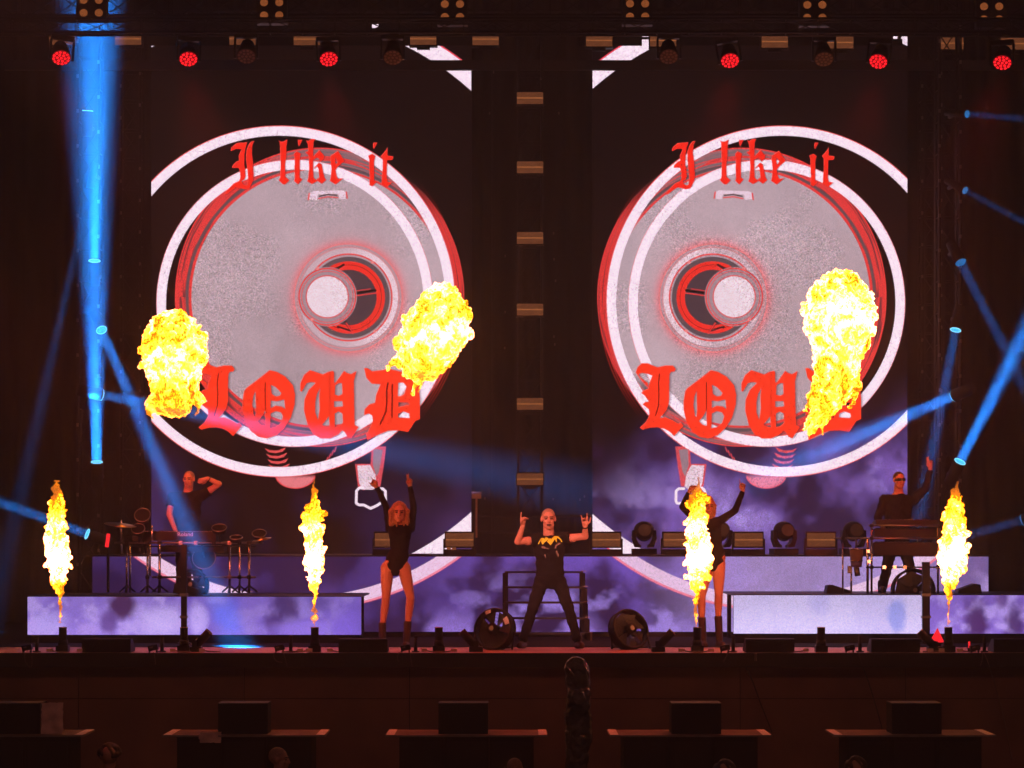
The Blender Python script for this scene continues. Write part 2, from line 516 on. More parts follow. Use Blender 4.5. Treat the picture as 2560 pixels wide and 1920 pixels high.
def draw_screen(name, u0, u1, right):
    c = Canvas(u0, u1, 52, 1222)
    if right: c.A = 2293.0 - c.U
    Uu, V, A = c.U, c.V, c.A
    T = Uu - 953 if right else Uu
    c.img[:] = lin(13, 5, 6)
    # drifting violet smoke behind the drawing
    n = fbm(Uu, V, 170, 3 if right else 5, 5)
    if right:
        n3 = fbm(Uu, V, 75, 9, 4)
        lim = V + (Uu - 1600) * .20 + 150 * (n - .5)
        k = sstep(830, 1150, lim) * (.10 + 1.0 * sstep(.36, .66, n * .6 + n3 * .4))
        k = k * (1 - .85 * sstep(190, 60, Uu - 1280) * sstep(1230, 1040, V))
        c.over(np.clip(k * .95, 0, 1), lin(122, 90, 178))
        c.over(np.clip(sstep(.50, .72, n3) * sstep(.40, .6, n) * sstep(960, 1150, lim) * .75, 0, 1), lin(176, 150, 222))
        c.over(np.clip(sstep(.48, .34, n3) * sstep(900, 1000, V) * .55, 0, 1), lin(48, 26, 62))
    else:
        k = sstep(860, 1180, V) * sstep(.35, .75, n)
        k = k * (.35 + .65 * np.maximum(sstep(900, 1010, Uu), sstep(420, 330, Uu)))
        c.over(np.clip(k, 0, 1) * .75, lin(74, 50, 108))
    white = lin(250, 226, 242); pale = lin(228, 198, 214); red = lin(232, 58, 58); gray = lin(186, 160, 170); dark = lin(92, 74, 80)
    # outermost ring
    c.ring(604, 651, 653, 38, white)
    c.ring(604, 651, 654, 3, lin(230, 60, 80))
    # strap, spring and buckle below the drum
    c.poly(ZZ(640,960,.2893,[(1000,540),(1125,540),(1105,700),(1075,885),(1010,890),(925,920),(880,880),(855,690),(990,690)]), lin(214, 74, 84))
    c.poly(ZZ(640,960,.2893,[(1015,560),(1095,570),(1062,760),(1040,800),(1010,700)]), lin(150, 120, 132))
    c.poly(ZZ(640,960,.2893,[(875,705),(985,700),(1030,780),(1045,885),(1010,915),(915,915),(890,850)]), pale)
    c.line(ZZ(640,960,.2893,[(925,895),(890,900),(868,925),(866,1030),(890,1045),(930,1045),(990,1075),(1045,1050),(1075,1030),(1110,1030),(1120,1010),(1118,925),(1095,905),(1050,905)]), 5.5, white)
    for i in range(4):
        y = 1000 + i * 47; x = 168 + i * 11
        c.poly(ZZ(640,960,.2893,[(x-94,y-446),(x-50,y-428),(x+20,y-425),(x+92,y-454),(x+64,y-416),(x,y-402),(x-62,y-412)]), lin(224, 78, 80))
    for i in range(5):
        x = 680 - i * 24; y = 560 + i * 30
        c.line(ZZ(640,960,.2893,[(x+12,y-16),(x-2,y+26)]), 2.2, lin(215, 70, 80))
    low = sstep(1024, 1034, V)
    c.over(np.clip(30 - c.dist(638, 1025, 43, 30) * 30 / 36.5, 0, 1) * low, lin(226, 120, 128))
    c.over(np.clip(1.8 - np.abs(c.dist(638, 1025, 43, 30) - 36), 0, 1) * low, lin(230, 70, 75))
    # drum body: striped rim, grey skin
    r = c.dist(690, 642, 312, 323)
    body = np.clip(317.5 - r, 0, 1)
    ang = np.arctan2(V - 642, A - 690)
    st = fbm(r * 1.0, ang * 9, 2.6, 11, 3)
    rim = lin(222, 58, 58)[None, None] * sstep(.24, .46, st)[..., None] + lin(70, 48, 54)[None, None] * (1 - sstep(.24, .46, st))[..., None]
    greyband = (sstep(-.2, -1.2, ang) * sstep(-2.2, -1.6, ang) * .75 + sstep(.3, 1.0, ang) * sstep(2.2, 1.5, ang) * .6)
    rim = rim * (1 - greyband[..., None] * sstep(.62, .5, st)[..., None]) + gray * .45 * greyband[..., None] * sstep(.62, .5, st)[..., None]
    c.over(body, rim)
    c.ring(690, 642, 312, 2.5, red, 323)
    c.ring(690, 643, 289, 6, dark)
    c.ring(690, 643, 281, 4, red)
    g = fbm(Uu, V, 130, 21, 5); g2 = fbm(Uu, V, 9, 23, 3)
    skin = gray[None, None] * (.80 + .34 * g + .10 * (g2 - .5))[..., None]
    skin = skin * (1 - .24 * sstep(250, 40, np.hypot(A - 620, V - 760)) * sstep(.3, .7, g))[..., None]
    c.over(np.clip(277 - c.dist(690, 643, 276), 0, 1), skin)
    c.over(np.clip(314 - r, 0, 1) * np.clip(379 - c.dist(604, 651, 379), 0, 1) * sstep(880, 925, A) * sstep(455, 520, V) * sstep(860, 800, V), skin)
    c.over(np.clip(319 - r, 0, 1) * np.clip(c.dist(604, 651, 379) - 379, 0, 1) * sstep(800, 860, A), np.broadcast_to(rim * (.12 + .78 * sstep(.95, .45, np.abs(ang)))[..., None], c.img.shape))
    # the two white hoops
    c.ring(637, 655, 299, 21, white, 310)
    c.ring(637, 655, 299.5, 1.5, lin(236, 90, 100), 310.5, k=.6)
    c.ring(604, 651, 379, 21, white)
    c.ring(604, 651, 380, 2, lin(236, 70, 70), k=.8)
    for i, q in enumerate((386, 391, 396)):
        a2 = np.arctan2(V - 651, A - 604)
        d = c.dist(604, 651, q) - q
        c.over(np.clip(1.2 - np.abs(d), 0, 1) * sstep(.75, .35, np.abs(a2)) * (.9 - .2 * i), lin(226, 40, 34))
    # speaker in the middle
    gl = c.dist(752, 643.5, 119) - 116
    c.over(np.exp(-(gl / 11.0) ** 2) * .55 + np.exp(-(gl / 30.0) ** 2) * .15, lin(226, 110, 120))
    c.disc(752, 643.5, 119, lin(172, 144, 154), k=.85)
    c.ring(752, 643.5, 119, 4, lin(228, 116, 120), k=.85)
    c.ring(752, 643.5, 111, 3, lin(226, 120, 124), k=.5)
    sc = sstep(-.2, .7, np.cos(np.arctan2(V - 643, A - 752)))
    d = c.dist(753, 642.5, 101) - 101
    c.over(np.clip(6.5 - np.abs(d), 0, 1) * (.35 + .6 * sc), lin(232, 200, 212))
    c.ring(753, 642.5, 95, 3, red)
    c.ring(753.6, 642.6, 88, 11, dark)
    c.ring(753.6, 642.6, 78, 19, lin(236, 48, 40))
    c.ring(753.6, 642.6, 71, 1.2, lin(110, 30, 30))
    c.disc(753.6, 642.6, 60, lin(72, 54, 62))
    c.line([(762, 634), (811, 627)], 5, lin(24, 14, 14)); c.line([(760, 640), (812, 633)], 2.4, red); c.line([(758, 630), (800, 624)], 1.6, red)
    for p in ([(742, 572), (716, 588), (700, 600)], [(730, 706), (760, 716), (745, 694)]):
        c.line(p, 5, lin(40, 22, 24)); c.line([(x + 3, y + 4) for x, y in p], 3, red)
    c.disc(707, 641, 64, lin(160, 134, 144))
    for q, w in ((62.5, 3), (56, 1.6), (46.5, 2)):
        c.ring(707, 641, q, w, red)
    c.disc(707, 641, 44, lin(232, 208, 220))
    for t in (.9, 2.6, 3.9, 5.3):
        c.disc(753 + 92 * math.cos(t), 643 + 92 * math.sin(t), 3.4, lin(236, 130, 130))
    # the little carrying handle
    c.poly([(676, 413), (740, 411), (748, 415), (746, 430), (733, 430), (731, 419), (686, 420), (684, 432), (668, 430), (670, 416)], pale)
    c.line([(668, 418), (666, 431)], 3, red); c.line([(748, 415), (750, 428)], 3, red)
    c.line([(690, 424), (709, 420), (728, 422)], 3, lin(70, 45, 50)); c.line([(688, 429), (709, 425), (730, 427)], 2.5, red)
    # lettering
    tx = T
    for blk, colr, sh in ((TOPTEXT, lin(248, 40, 26), 2.2), (BIGTEXT, lin(255, 56, 30), 4.0)):
        m = np.zeros(Uu.shape, np.float32)
        for letter in blk:
            k = c.pmask(letter[0], tx)
            for hole in letter[1:]:
                k = k * (1 - c.pmask(hole, tx))
            m = np.maximum(m, k)
        sft = int(sh * c.ss)
        shd = np.zeros_like(m)
        for dx, dy in ((1, .3), (.6, .6), (.3, -.4), (1.4, .1)):
            shd += np.roll(np.roll(m, int(dx * sft), 1), int(dy * sft), 0)
        c.over(np.clip(shd / 4, 0, 1) * .72, lin(64, 26, 34))
        c.over(m, colr)
        e = np.clip(m - np.roll(np.roll(m, 2, 1), 2, 0), 0, 1)
        c.over(e * .35, lin(255, 120, 110))
    for pts, w in SLITS:
        c.line(pts, w, lin(110, 8, 6), tx)
    lum = c.img.mean(2)
    pt = sstep(.42, .62, fbm(Uu, V, 110, 41 + right, 3))
    sp = .05 + .20 * sstep(.1, .4, lum) * pt * (1 - .45 * sstep(.55, .75, lum)) + .03 * sstep(.5, .7, lum)
    c.img *= 1.31
    return c.image(name, sp)

def draw_rear_strip():
    c = Canvas(200, 2136, 1203, 1365)
    Uu, V = c.U, c.V
    n = fbm(Uu, V, 120, 51, 5); n2 = fbm(Uu, V * 1.3, 60, 53, 4)
    c.img[:] = lin(50, 28, 66)
    c.over(np.clip(sstep(.38, .64, n) * (.35 + .6 * sstep(900, 1120, Uu)), 0, 1), lin(106, 76, 172))
    c.over(np.clip(sstep(.45, .68, n2) * sstep(900, 1100, Uu) * sstep(1203, 1330, V) * .9, 0, 1), lin(150, 122, 212))
    c.over(np.clip(sstep(1330, 1700, Uu) * (.60 + .4 * n), 0, 1), lin(174, 146, 206))
    c.over(np.clip(sstep(.5, .7, n) * sstep(1900, 2100, Uu) * .7, 0, 1), lin(70, 46, 110))
    c.over(sstep(560, 260, Uu) * .55, lin(36, 20, 62))
    k = sstep(.42, .62, fbm(Uu, V, 70, 61, 3)) * sstep(1300, 1365, V) * sstep(780, 900, Uu) * sstep(1320, 1250, Uu)
    c.over(np.clip(k, 0, 1) * .8, lin(150, 118, 214))
    ringc = lin(236, 196, 226)
    for cx in (643, 1678):
        if cx == 643:
            side = sstep(1160, 1150, Uu)
        else:
            side = sstep(1150, 1160, Uu)
        d = np.sqrt((Uu - cx) ** 2 + (V - 728) ** 2) - 577
        w = 15
        c.over(np.clip(w - np.abs(d) + .5, 0, 1) * side * (.95 if cx == 643 else .82), ringc)
        c.over(np.clip(3.2 - np.abs(d - w + 1.5), 0, 1) * side * .75, lin(236, 96, 120))
    sp = .05 + .06 * sstep(.05, .3, c.img.mean(2))
    c.img *= 1.31
    return c.image('rear_strip_picture', sp)

def draw_front_strip(name, u0, u1, right):
    c = Canvas(u0, u1, 1287, 1375)
    Uu, V = c.U, c.V
    n = fbm(Uu, V * .8, 90, 71 + right, 5); n2 = fbm(Uu, V, 34, 75 + right, 4)
    def blob(u, v, ru, rv, col, k=1.0):
        d = np.sqrt(((Uu - u) / ru) ** 2 + ((V - v) / rv) ** 2) + (n2 - .5) * .9
        c.over(sstep(1.1, .35, d) * k, col)
    if right:
        c.img[:] = lin(206, 190, 236)
        c.over(sstep(.35, .7, n) * .5, lin(188, 172, 230))
        blob(1938, 1326, 26, 52, lin(138, 142, 222), .8)
        blob(1770, 1300, 40, 40, lin(176, 164, 228), .6)
        c.over(sstep(2000, 2010, Uu), lin(132, 100, 196))
        c.over(sstep(2000, 2010, Uu) * sstep(.45, .7, n2), lin(170, 142, 222))
        blob(2110, 1345, 34, 70, lin(72, 36, 92), .95); blob(2190, 1350, 30, 60, lin(66, 34, 90), .9)
        blob(2165, 1300, 22, 30, lin(86, 50, 120), .8)
    else:
        c.img[:] = lin(120, 92, 188)
        c.over(sstep(.3, .65, n), lin(150, 122, 210))
        c.over(sstep(.5, .72, n2) * .8, lin(178, 152, 226))
        blob(105, 1350, 50, 40, lin(168, 146, 222), .8)
        blob(262, 1308, 36, 46, lin(70, 34, 74), .95); blob(235, 1345, 26, 34, lin(90, 58, 128), .8)
        blob(350, 1345, 70, 50, lin(190, 166, 234), .9); blob(190, 1362, 30, 20, lin(170, 140, 220), .7)
        c.over(sstep(402, 410, Uu) * .55, lin(104, 78, 180))
        blob(425, 1340, 26, 50, lin(184, 160, 236), .9)
        blob(620, 1310, 46, 60, lin(66, 42, 96), .9); blob(590, 1340, 30, 40, lin(70, 44, 100), .7); blob(690, 1300, 40, 30, lin(74, 50, 130), .7)
        blob(660, 1360, 90, 26, lin(140, 112, 214), .8); blob(740, 1350, 34, 50, lin(120, 92, 200), .8)
        blob(500, 1335, 40, 50, lin(96, 92, 214), .6)
    c.img *= (.86 + .26 * sstep(1287, 1375, V))[..., None]
    sp = .04 + .05 * sstep(.1, .5, c.img.mean(2))
    c.img *= 1.31
    return c.image(name, sp)

def led_material(name, im):
    m = bpy.data.materials.new(name); m.use_nodes = True
    nt = m.node_tree; nt.nodes.clear()
    o = nt.nodes.new('ShaderNodeOutputMaterial')
    e = nt.nodes.new('ShaderNodeEmission')
    t = nt.nodes.new('ShaderNodeTexImage'); t.image = im; t.extension = 'EXTEND'
    uv = nt.nodes.new('ShaderNodeUVMap'); uv.uv_map = 'UVMap'
    nt.links.new(uv.outputs[0], t.inputs[0]); nt.links.new(t.outputs['Color'], e.inputs['Color'])
    nt.links.new(e.outputs[0], o.inputs['Surface'])
    m.cycles.emission_sampling = 'FRONT'
    return m

def led_face(name, a, b, m, parent):
    """upright picture face from lower left a to upper right b (same Y)"""
    w = wloc(parent)
    me = bpy.data.meshes.new(name)
    vs = [(a.x, a.y, a.z), (b.x, a.y, a.z), (b.x, a.y, b.z), (a.x, a.y, b.z)]
    me.from_pydata([(x - w.x, y - w.y, z - w.z) for x, y, z in vs], [], [(0, 1, 2, 3)])
    uv = me.uv_layers.new(name='UVMap')
    for i, q in enumerate([(0, 0), (1, 0), (1, 1), (0, 1)]): uv.data[i].uv = q
    me.update()
    return link(name, me, m, parent)

def FU(u, v, Y): return F(u * U, v * U, Y)

# ------------------------------------------------------------------ ground, stage, drapes
GZ = -2.5
g = MB(); g.add([(-150, -80, GZ), (150, -80, GZ), (150, 120, GZ), (-150, 120, GZ)], [(0, 1, 2, 3)])
tag(part('ground', g, M['ground']), kind='structure')
b = MB(); b.span((-13, -.56, -.15), (13, 11, 0))
tag(part('stage_floor', b, M['floor']), kind='structure')
b = MB(); b.span((-13, 1.1, .004), (13, 11, .008))
tag(part('stage_carpet', b, M['black_cloth']), kind='structure')
b = MB(); b.span((-13, -.62, -.165), (13, -.562, .006))
tag(part('stage_edge', b, M['edge']), kind='structure')

wall = thing('stage_front_wall', 'dark brown plywood wall of big panels under the stage edge', 'wall', (0, -.35, GZ))
rr = random.Random(3)
w0 = 413 * K(-.35); xj = (1850 - CX) * K(-.35)
for row, (za, zb) in enumerate(((GZ, -.555), (-.545, -.165))):
    for i in range(-6, 5):
        x0 = xj + i * w0 + .006; x1 = xj + (i + 1) * w0 - .006
        p = MB(); dy = rr.uniform(0, .012)
        p.span((x0, -.40 + dy, za), (x1, -.36 + dy, zb))
        part('panel', p, M['ply'], wall)
b = MB(); b.span((-13, -.34, GZ), (13, -.3, -.16)); part('backing', b, M['black_cloth'], wall)

def drape(name, label, x0, x1, y, z0, z1, seed, fold=.35, amp=.07, group=None):
    r = random.Random(seed); nx = int((x1 - x0) / fold * 8); vs = []; fs = []
    for j, z in enumerate((z1, z0)):
        for i in range(nx + 1):
            x = x0 + (x1 - x0) * i / nx
            vs.append((x, y + amp * math.sin(i * math.pi / 4 + .6 * math.sin(i * .37 + seed)) * (1 if j else .7), z))
    for i in range(nx):
        fs.append((i, i + 1, nx + 2 + i, nx + 1 + i))
    m = MB(); m.add(vs, fs)
    return single(name, m, M['drape'], label, 'curtain', group, True)
drape('backdrop_curtain', 'black folded backdrop curtain filling the back of the stage', -16, 16, 10.2, 0, 13.5, 1)
drape('side_curtain', 'black side curtain hanging at the left edge of the stage', -11.5, -7.6, 7.0, 0, 13, 2, group='side curtains')
drape('side_curtain', 'black side curtain hanging at the right edge of the stage', 7.9, 11.5, 7.0, 0, 13, 3, group='side curtains')

# ------------------------------------------------------------------ LED screens
YS = 8.5
for right, (u0, u1), lab in ((0, (327, 1018), 'tall LED screen on the left showing a drum over a nearly black picture'),
                             (1, (1280, 1960), 'tall LED screen on the right with violet smoke low in its picture')):
    a = FU(u0, 1222, YS); b2 = FU(u1, 52, YS)
    t = thing('led_screen', lab, 'screen', ((a.x + b2.x) / 2, YS, 0), 'LED screens')
    im = draw_screen('screen_picture', u0, u1, right)
    led_face('display', a, b2, led_material('led_screen', im), t)
    bx = MB(); bx.span((a.x - .004, YS + .012, 0), (b2.x + .004, YS + .12, b2.z + .01)); part('case', bx, M['led_case'], t)
    for xx in (a.x + .25, b2.x - .25):
        p = MB(); p.cyl((xx, YS + .2, 0), (xx, YS + .2, b2.z), .03, n=8); part('support', p, M['black_metal'], t)

# ------------------------------------------------------------------ risers with LED fronts
YR = 4.3
a = F(231, 1579.5, YR); b2 = F(2471, 1391.5, YR)
rp = thing('rear_platform', 'long rear stage platform with a violet LED front crossed by white arcs', 'platform', (0, YR, 0))
led_face('led_front', a, b2, led_material('led_rear', draw_rear_strip()), rp)
q = MB(); q.span((a.x, YR + .01, a.z - .0), (b2.x, YR + .08, b2.z - .012)); part('case', q, M['led_case'], rp)
q = MB(); q.span((a.x - .1, YR + .004, b2.z - .01), (b2.x + .1, 8.3, b2.z + .02)); part('deck', q, M['black_metal'], rp)
q = MB(); q.span((a.x - .02, YR + .02, .009), (b2.x + .02, YR + .09, a.z - .003)); part('skirt', q, M['black_cloth'], rp)
RZ = b2.z + .02     # top of the rear platform

YF = 2.2
RISERTOP = 0
for lab, x0, x1, u0, u1, right in (('drum riser on the left with a violet mottled LED front', 69, 903, 60, 780, 0),
                            ('keyboard riser on the right with a pale lavender LED front', 1834, 2630, 1585, 2272, 1)):
    a = F(x0, 1587 if not right else 1584, YF); b2 = F(x1, 1492 if not right else 1488, YF)
    t = thing('riser', lab, 'platform', ((a.x + b2.x) / 2, YF, 0), 'front risers')
    led_face('led_front', a, b2, led_material('led_front', draw_front_strip('riser_picture', u0, u1, right)), t)
    q = MB(); q.span((a.x, YF + .01, a.z), (b2.x, YF + .07, b2.z - .01)); part('case', q, M['led_case'], t)
    q = MB(); q.span((a.x, YF + .004, b2.z - .008), (b2.x, 4.1, b2.z + .012)); part('deck', q, M['black_metal'], t)
    q = MB(); q.span((a.x + .02, YF + .03, .009), (b2.x - .02, YF + .08, a.z - .003)); part('skirt', q, M['black_cloth'], t)
    for xx in (a.x + .1, (a.x + b2.x) / 2, b2.x - .1):
        q = MB(); q.cyl((xx, 4.0, .009), (xx, 4.0, b2.z - .012), .03, n=8); part('leg', q, M['black_metal'], t)
    RISERTOP = b2.z + .012

# stairs behind the singer
ys0 = 4.0
st = thing('stage_stairs', 'open black stairs behind the singer up to the rear platform', 'stairs', (F(1366, 1590, 3.6).x, 3.6, 0))
lefts = (1262, 1262, 1262, 1264, 1268); rights = (1457, 1462, 1464, 1468, 1474); ys = (1428, 1466, 1504, 1543, 1581)
prev = None
for i in range(5):
    Y = 4.2 - .28 * i
    A0 = F(lefts[i], ys[i], Y); B0 = F(rights[i], ys[i], Y)
    q = MB(); q.span((A0.x, Y - .13, A0.z - .024), (B0.x, Y + .13, A0.z)); part('tread', q, M['black_metal'], st)
    q = MB(); q.span((B0.x - .03, Y - .136, A0.z + .001), (B0.x + .035, Y - .12, A0.z + .008)); part('nosing', q, M['dull_steel'], st)
    if i == 4:
        q = MB(); q.span((B0.x + .004, Y - .13, .01), (B0.x + .03, Y - .1, A0.z)); part('foot_bracket', q, M['dull_steel'], st)
    for xx, nm in ((A0.x - .03, 'stringer'), (B0.x - .045, 'stringer')):
        q = MB(); q.span((xx, Y - .12, .009 if i else .009), (xx + .075, Y + .12, A0.z - .025)); part(nm, q, M['black_cloth'], st)
# ------------------------------------------------------------------ rigging
def lattice(p0, p1, size, step, r=.022):
    """box truss from p0 to p1: four chords and zigzag braces"""
    p0 = Vector(p0); p1 = Vector(p1)
    d = (p1 - p0); L = d.length; d.normalize()
    a = Vector((0, 1, 0)); b = d.cross(a).normalized()
    m = MB(); n = max(1, int(L / step)); h = size / 2
    cs = [a * h + b * h, a * h - b * h, -a * h - b * h, -a * h + b * h]
    for c in cs: m.cyl(p0 + c, p1 + c, r, n=6)
    for i in range(n):
        q0 = p0 + d * (L * i / n); q1 = p0 + d * (L * (i + 1) / n)
        for k in range(4):
            c0, c1 = cs[k], cs[(k + 1) % 4]
            m.cyl(q0 + (c0 if i % 2 else c1), q1 + (c1 if i % 2 else c0), r * .5, n=4, cap=False)
            m.cyl(q0 + c0, q0 + c1, r * .4, n=4, cap=False)
    return m

YP = 1.0     # lamp bar
zb = F(1280, 100, YP).z
t = single('lighting_truss', lattice((-9.5, YP, F(1280, 67, YP).z), (9.5, YP, F(1280, 67, YP).z), .17, .4, .018), M['black_metal'], 'black box truss that carries the red wash lights above the stage', 'truss', 'overhead trusses')
t = single('lighting_truss', lattice((-9.5, 2.6, F(1280, 14, 2.6).z), (9.5, 2.6, F(1280, 14, 2.6).z), .34, .5), M['black_metal'], 'upper black box truss that carries the four lamp blinders', 'truss', 'overhead trusses')
t = single('lighting_truss', lattice((-10, 8.0, F(1280, 58, 8.0).z), (10, 8.0, F(1280, 58, 8.0).z), .30, .5), M['black_metal'], 'rear black box truss with the row of strobe plates', 'truss', 'overhead trusses')
# black masking: pipe across the screen tops, cloth above it with a few gaps
zp = F(1280, 163.5, 8.2).z
q = MB(); q.span((-9, 8.16, zp - 12 * K(8.2)), (9, 8.24, zp + 12 * K(8.2)))
single('masking_pipe', q, M['black_metal'], 'black square pipe crossing in front of both screen tops', 'pipe')
def cloth(x0, x1, y0, y1, lab):
    a = F(x0, y1, 8.25); b2 = F(x1, y0, 8.25); q = MB()
    q.span((a.x, 8.25, a.z), (b2.x, 8.27, b2.z))
    single('masking_cloth', q, M['drape'], lab, 'cloth', 'masking cloths above the screens')
cloth(340, 364, 20, 75, 'narrow black masking cloth left of the small bright gap at top left')
cloth(379, 930, 20, 114, 'wide black masking cloth over the left screen top')
cloth(946, 1012, 20, 114, 'short black masking cloth by the twin bright gaps over the left screen')
cloth(1022, 1205, 20, 114, 'black masking cloth over the right corner of the left screen')
cloth(1450, 1605, 20, 114, 'black masking cloth over the left corner of the right screen')
cloth(1622, 2228, 20, 114, 'wide black masking cloth over the right screen top')
for x0, y0, x1, y1, lab in ((364, 87, 379, 114, 'small black flap under the bright gap at top left'), (364, 20, 379, 74, 'small black flap above the bright gap at top left'),
        (930, 70, 946, 114, 'black flap under the bright gap above the left screen middle'), (930, 20, 946, 60, 'black flap above the bright gap over the left screen middle'),
        (1012, 88, 1022, 114, 'narrow black flap under the twin gaps over the left screen'), (1012, 20, 1022, 76, 'narrow black flap above the twin gaps over the left screen'),
        (1605, 20, 1622, 68, 'black flap above the bright gap over the right screen corner'), (1605, 92, 1622, 98, 'thin black flap crossing the bright gap over the right screen corner'),
        (2228, 20, 2290, 74, 'black flap above the split bright gap at top right'), (2233, 97, 2256, 114, 'black flap under the split bright gap at top right'), (2228, 74, 2233, 114, 'thin black flap left of the split bright gap at top right'), (2271, 100, 2290, 112, 'black flap right below the split bright gap at top right')):
    a = F(x0, y1, 8.26); b2 = F(x1, y0, 8.26); q = MB(); q.span((a.x, 8.26, a.z), (b2.x, 8.28, b2.z))
    single('masking_flap', q, M['drape'], lab, 'cloth', 'small flaps between the masking cloths')
q = MB(); a = F(2247, 97, 8.255); b2 = F(2257, 74, 8.255); q.cyl(a, b2, .03, n=6)
single('slanted_bar', q, M['black_metal'], 'short slanted black bar splitting the bright gap at top right', 'bar')

# ------------------------------------------------------------------ strobe plates
def make_strobe(name, label):
    w, h = 65 * K(8.0), 30 * K(8.0)
    t = thing(name, label, 'strobe light', (0, 0, 0))
    q = MB(); q.box((0, .09, h / 2), (w + .03, .14, h + .03)); part('housing', q, M['black_metal'], t, local=True)
    for s in (-1, 1):
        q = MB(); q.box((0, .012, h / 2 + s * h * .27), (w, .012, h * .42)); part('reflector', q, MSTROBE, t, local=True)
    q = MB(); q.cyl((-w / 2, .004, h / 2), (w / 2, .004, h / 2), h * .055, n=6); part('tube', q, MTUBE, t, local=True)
    q = MB(); q.box((0, .09, -h * .18), (w * .5, .05, h * .25)); part('bracket', q, M['black_metal'], t, local=True)
    return t
MSTROBE = emis('strobe_plate_reflection', (.15, .045, .018), 1.0, 'NONE', .35, 60)  # glow stands in for flame light reflected by the plates
MTUBE = emis('strobe_tube_reflection', (.36, .11, .035), 1.0, 'NONE', .3, 40)  # same painted reflection, brighter along the tube
row = [(156, 97), (320, 97), (606, 97), (767, 98), (1058, 97), (1214, 98), (1498, 101), (1658, 101), (1937, 104), (2101, 106), (2376, 108), (2536, 109)]
names = ['first dim orange strobe plate of the top row, at the far left', 'second strobe plate of the top row, in the blue beam', 'third strobe plate of the top row, over the left white hoop', 'fourth strobe plate of the top row from the left',
 'fifth top row strobe plate, right above the white slanted bar', 'sixth top row strobe plate, right of the left screen corner', 'seventh top row strobe plate, left of the bright gap over the right screen', 'eighth top row strobe plate, just right of the bright gap',
 'ninth top row strobe plate from the left', 'tenth top row strobe plate, over the right screen', 'eleventh top row strobe plate, right of the right screen', 'last strobe plate of the top row, cut by the right picture edge']
proto = None
for (x, y), nm in zip(row, names):
    p = F(x, y + 15, 7.75)
    if proto is None:
        proto = make_strobe('strobe_light', nm); proto.location = p; tag(proto, group='strobe plates on the top truss'); o = proto
    else:
        o = dup(proto, p, nm, 'strobe plates on the top truss')
for y, nm in zip((245, 418, 595, 774, 1010, 1198), ('topmost strobe plate of the column between the screens', 'second strobe plate from the top between the screens', 'third strobe plate from the top between the screens',
        'fourth strobe plate from the top between the screens', 'fifth strobe plate down between the screens', 'lowest strobe plate of the column between the screens, in the blue beam')):
    dup(proto, F(1325, y + 15, 7.6), nm, 'strobe plates between the screens')
# strobes standing on the rear platform, in a stand each
def make_floor_strobe(label):
    k = K(4.9); w, h = 70 * k, 36 * k
    t = thing('floor_strobe', label, 'strobe light')
    q = MB(); q.box((0, .10, .012 + h / 2 + .10), (w + .03, .16, h + .03)); part('housing', q, M['black_metal'], t, local=True)
    for s in (-1, 1):
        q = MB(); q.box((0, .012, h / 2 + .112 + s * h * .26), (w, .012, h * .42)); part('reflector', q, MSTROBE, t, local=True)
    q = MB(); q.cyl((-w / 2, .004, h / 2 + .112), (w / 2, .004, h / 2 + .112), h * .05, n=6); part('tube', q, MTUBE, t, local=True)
    for s in (-1, 1):
        q = MB(); q.box((s * (w / 2 + .026), .08, h * .55), (.018, .12, h * 1.15)); part('side_plate', q, M['black_metal'], t, local=True)
    q = MB(); q.box((0, .09, .04), (w + .04, .2, .08)); part('base', q, M['black_metal'], t, local=True)
    return t
ft = None
for x, lab in ((972, 'floor strobe on the rear platform half hidden by the left dancer'), (1149, 'floor strobe on the rear platform left of the singer by the white triangle'), (1516, 'floor strobe on the rear platform just right of the singer'),
               (1694, 'floor strobe on the rear platform behind the tall flame and right dancer'), (1872, 'floor strobe on the rear platform between two moving heads, its flame reflection painted as glow'), (2053, 'rightmost floor strobe on the rear platform by the drum pad')):
    p = F(x, 1386, 4.95); p.z = RZ
    if ft is None: ft = make_floor_strobe(lab); ft.location = p; tag(ft, group='strobes on the rear platform')
    else:
        dup(ft, p, lab, 'strobes on the rear platform')
q = MB()
for x in (1122, 1135):
    a = F(x - 5, 1375, 4.7); q.span((a.x, 4.7, a.z), (a.x + 10 * K(4.7), 4.72, a.z + 7 * K(4.7)))
single('tape_mark', q, M['tape'], 'white tape marks on the strobe base left of the singer', 'tape')

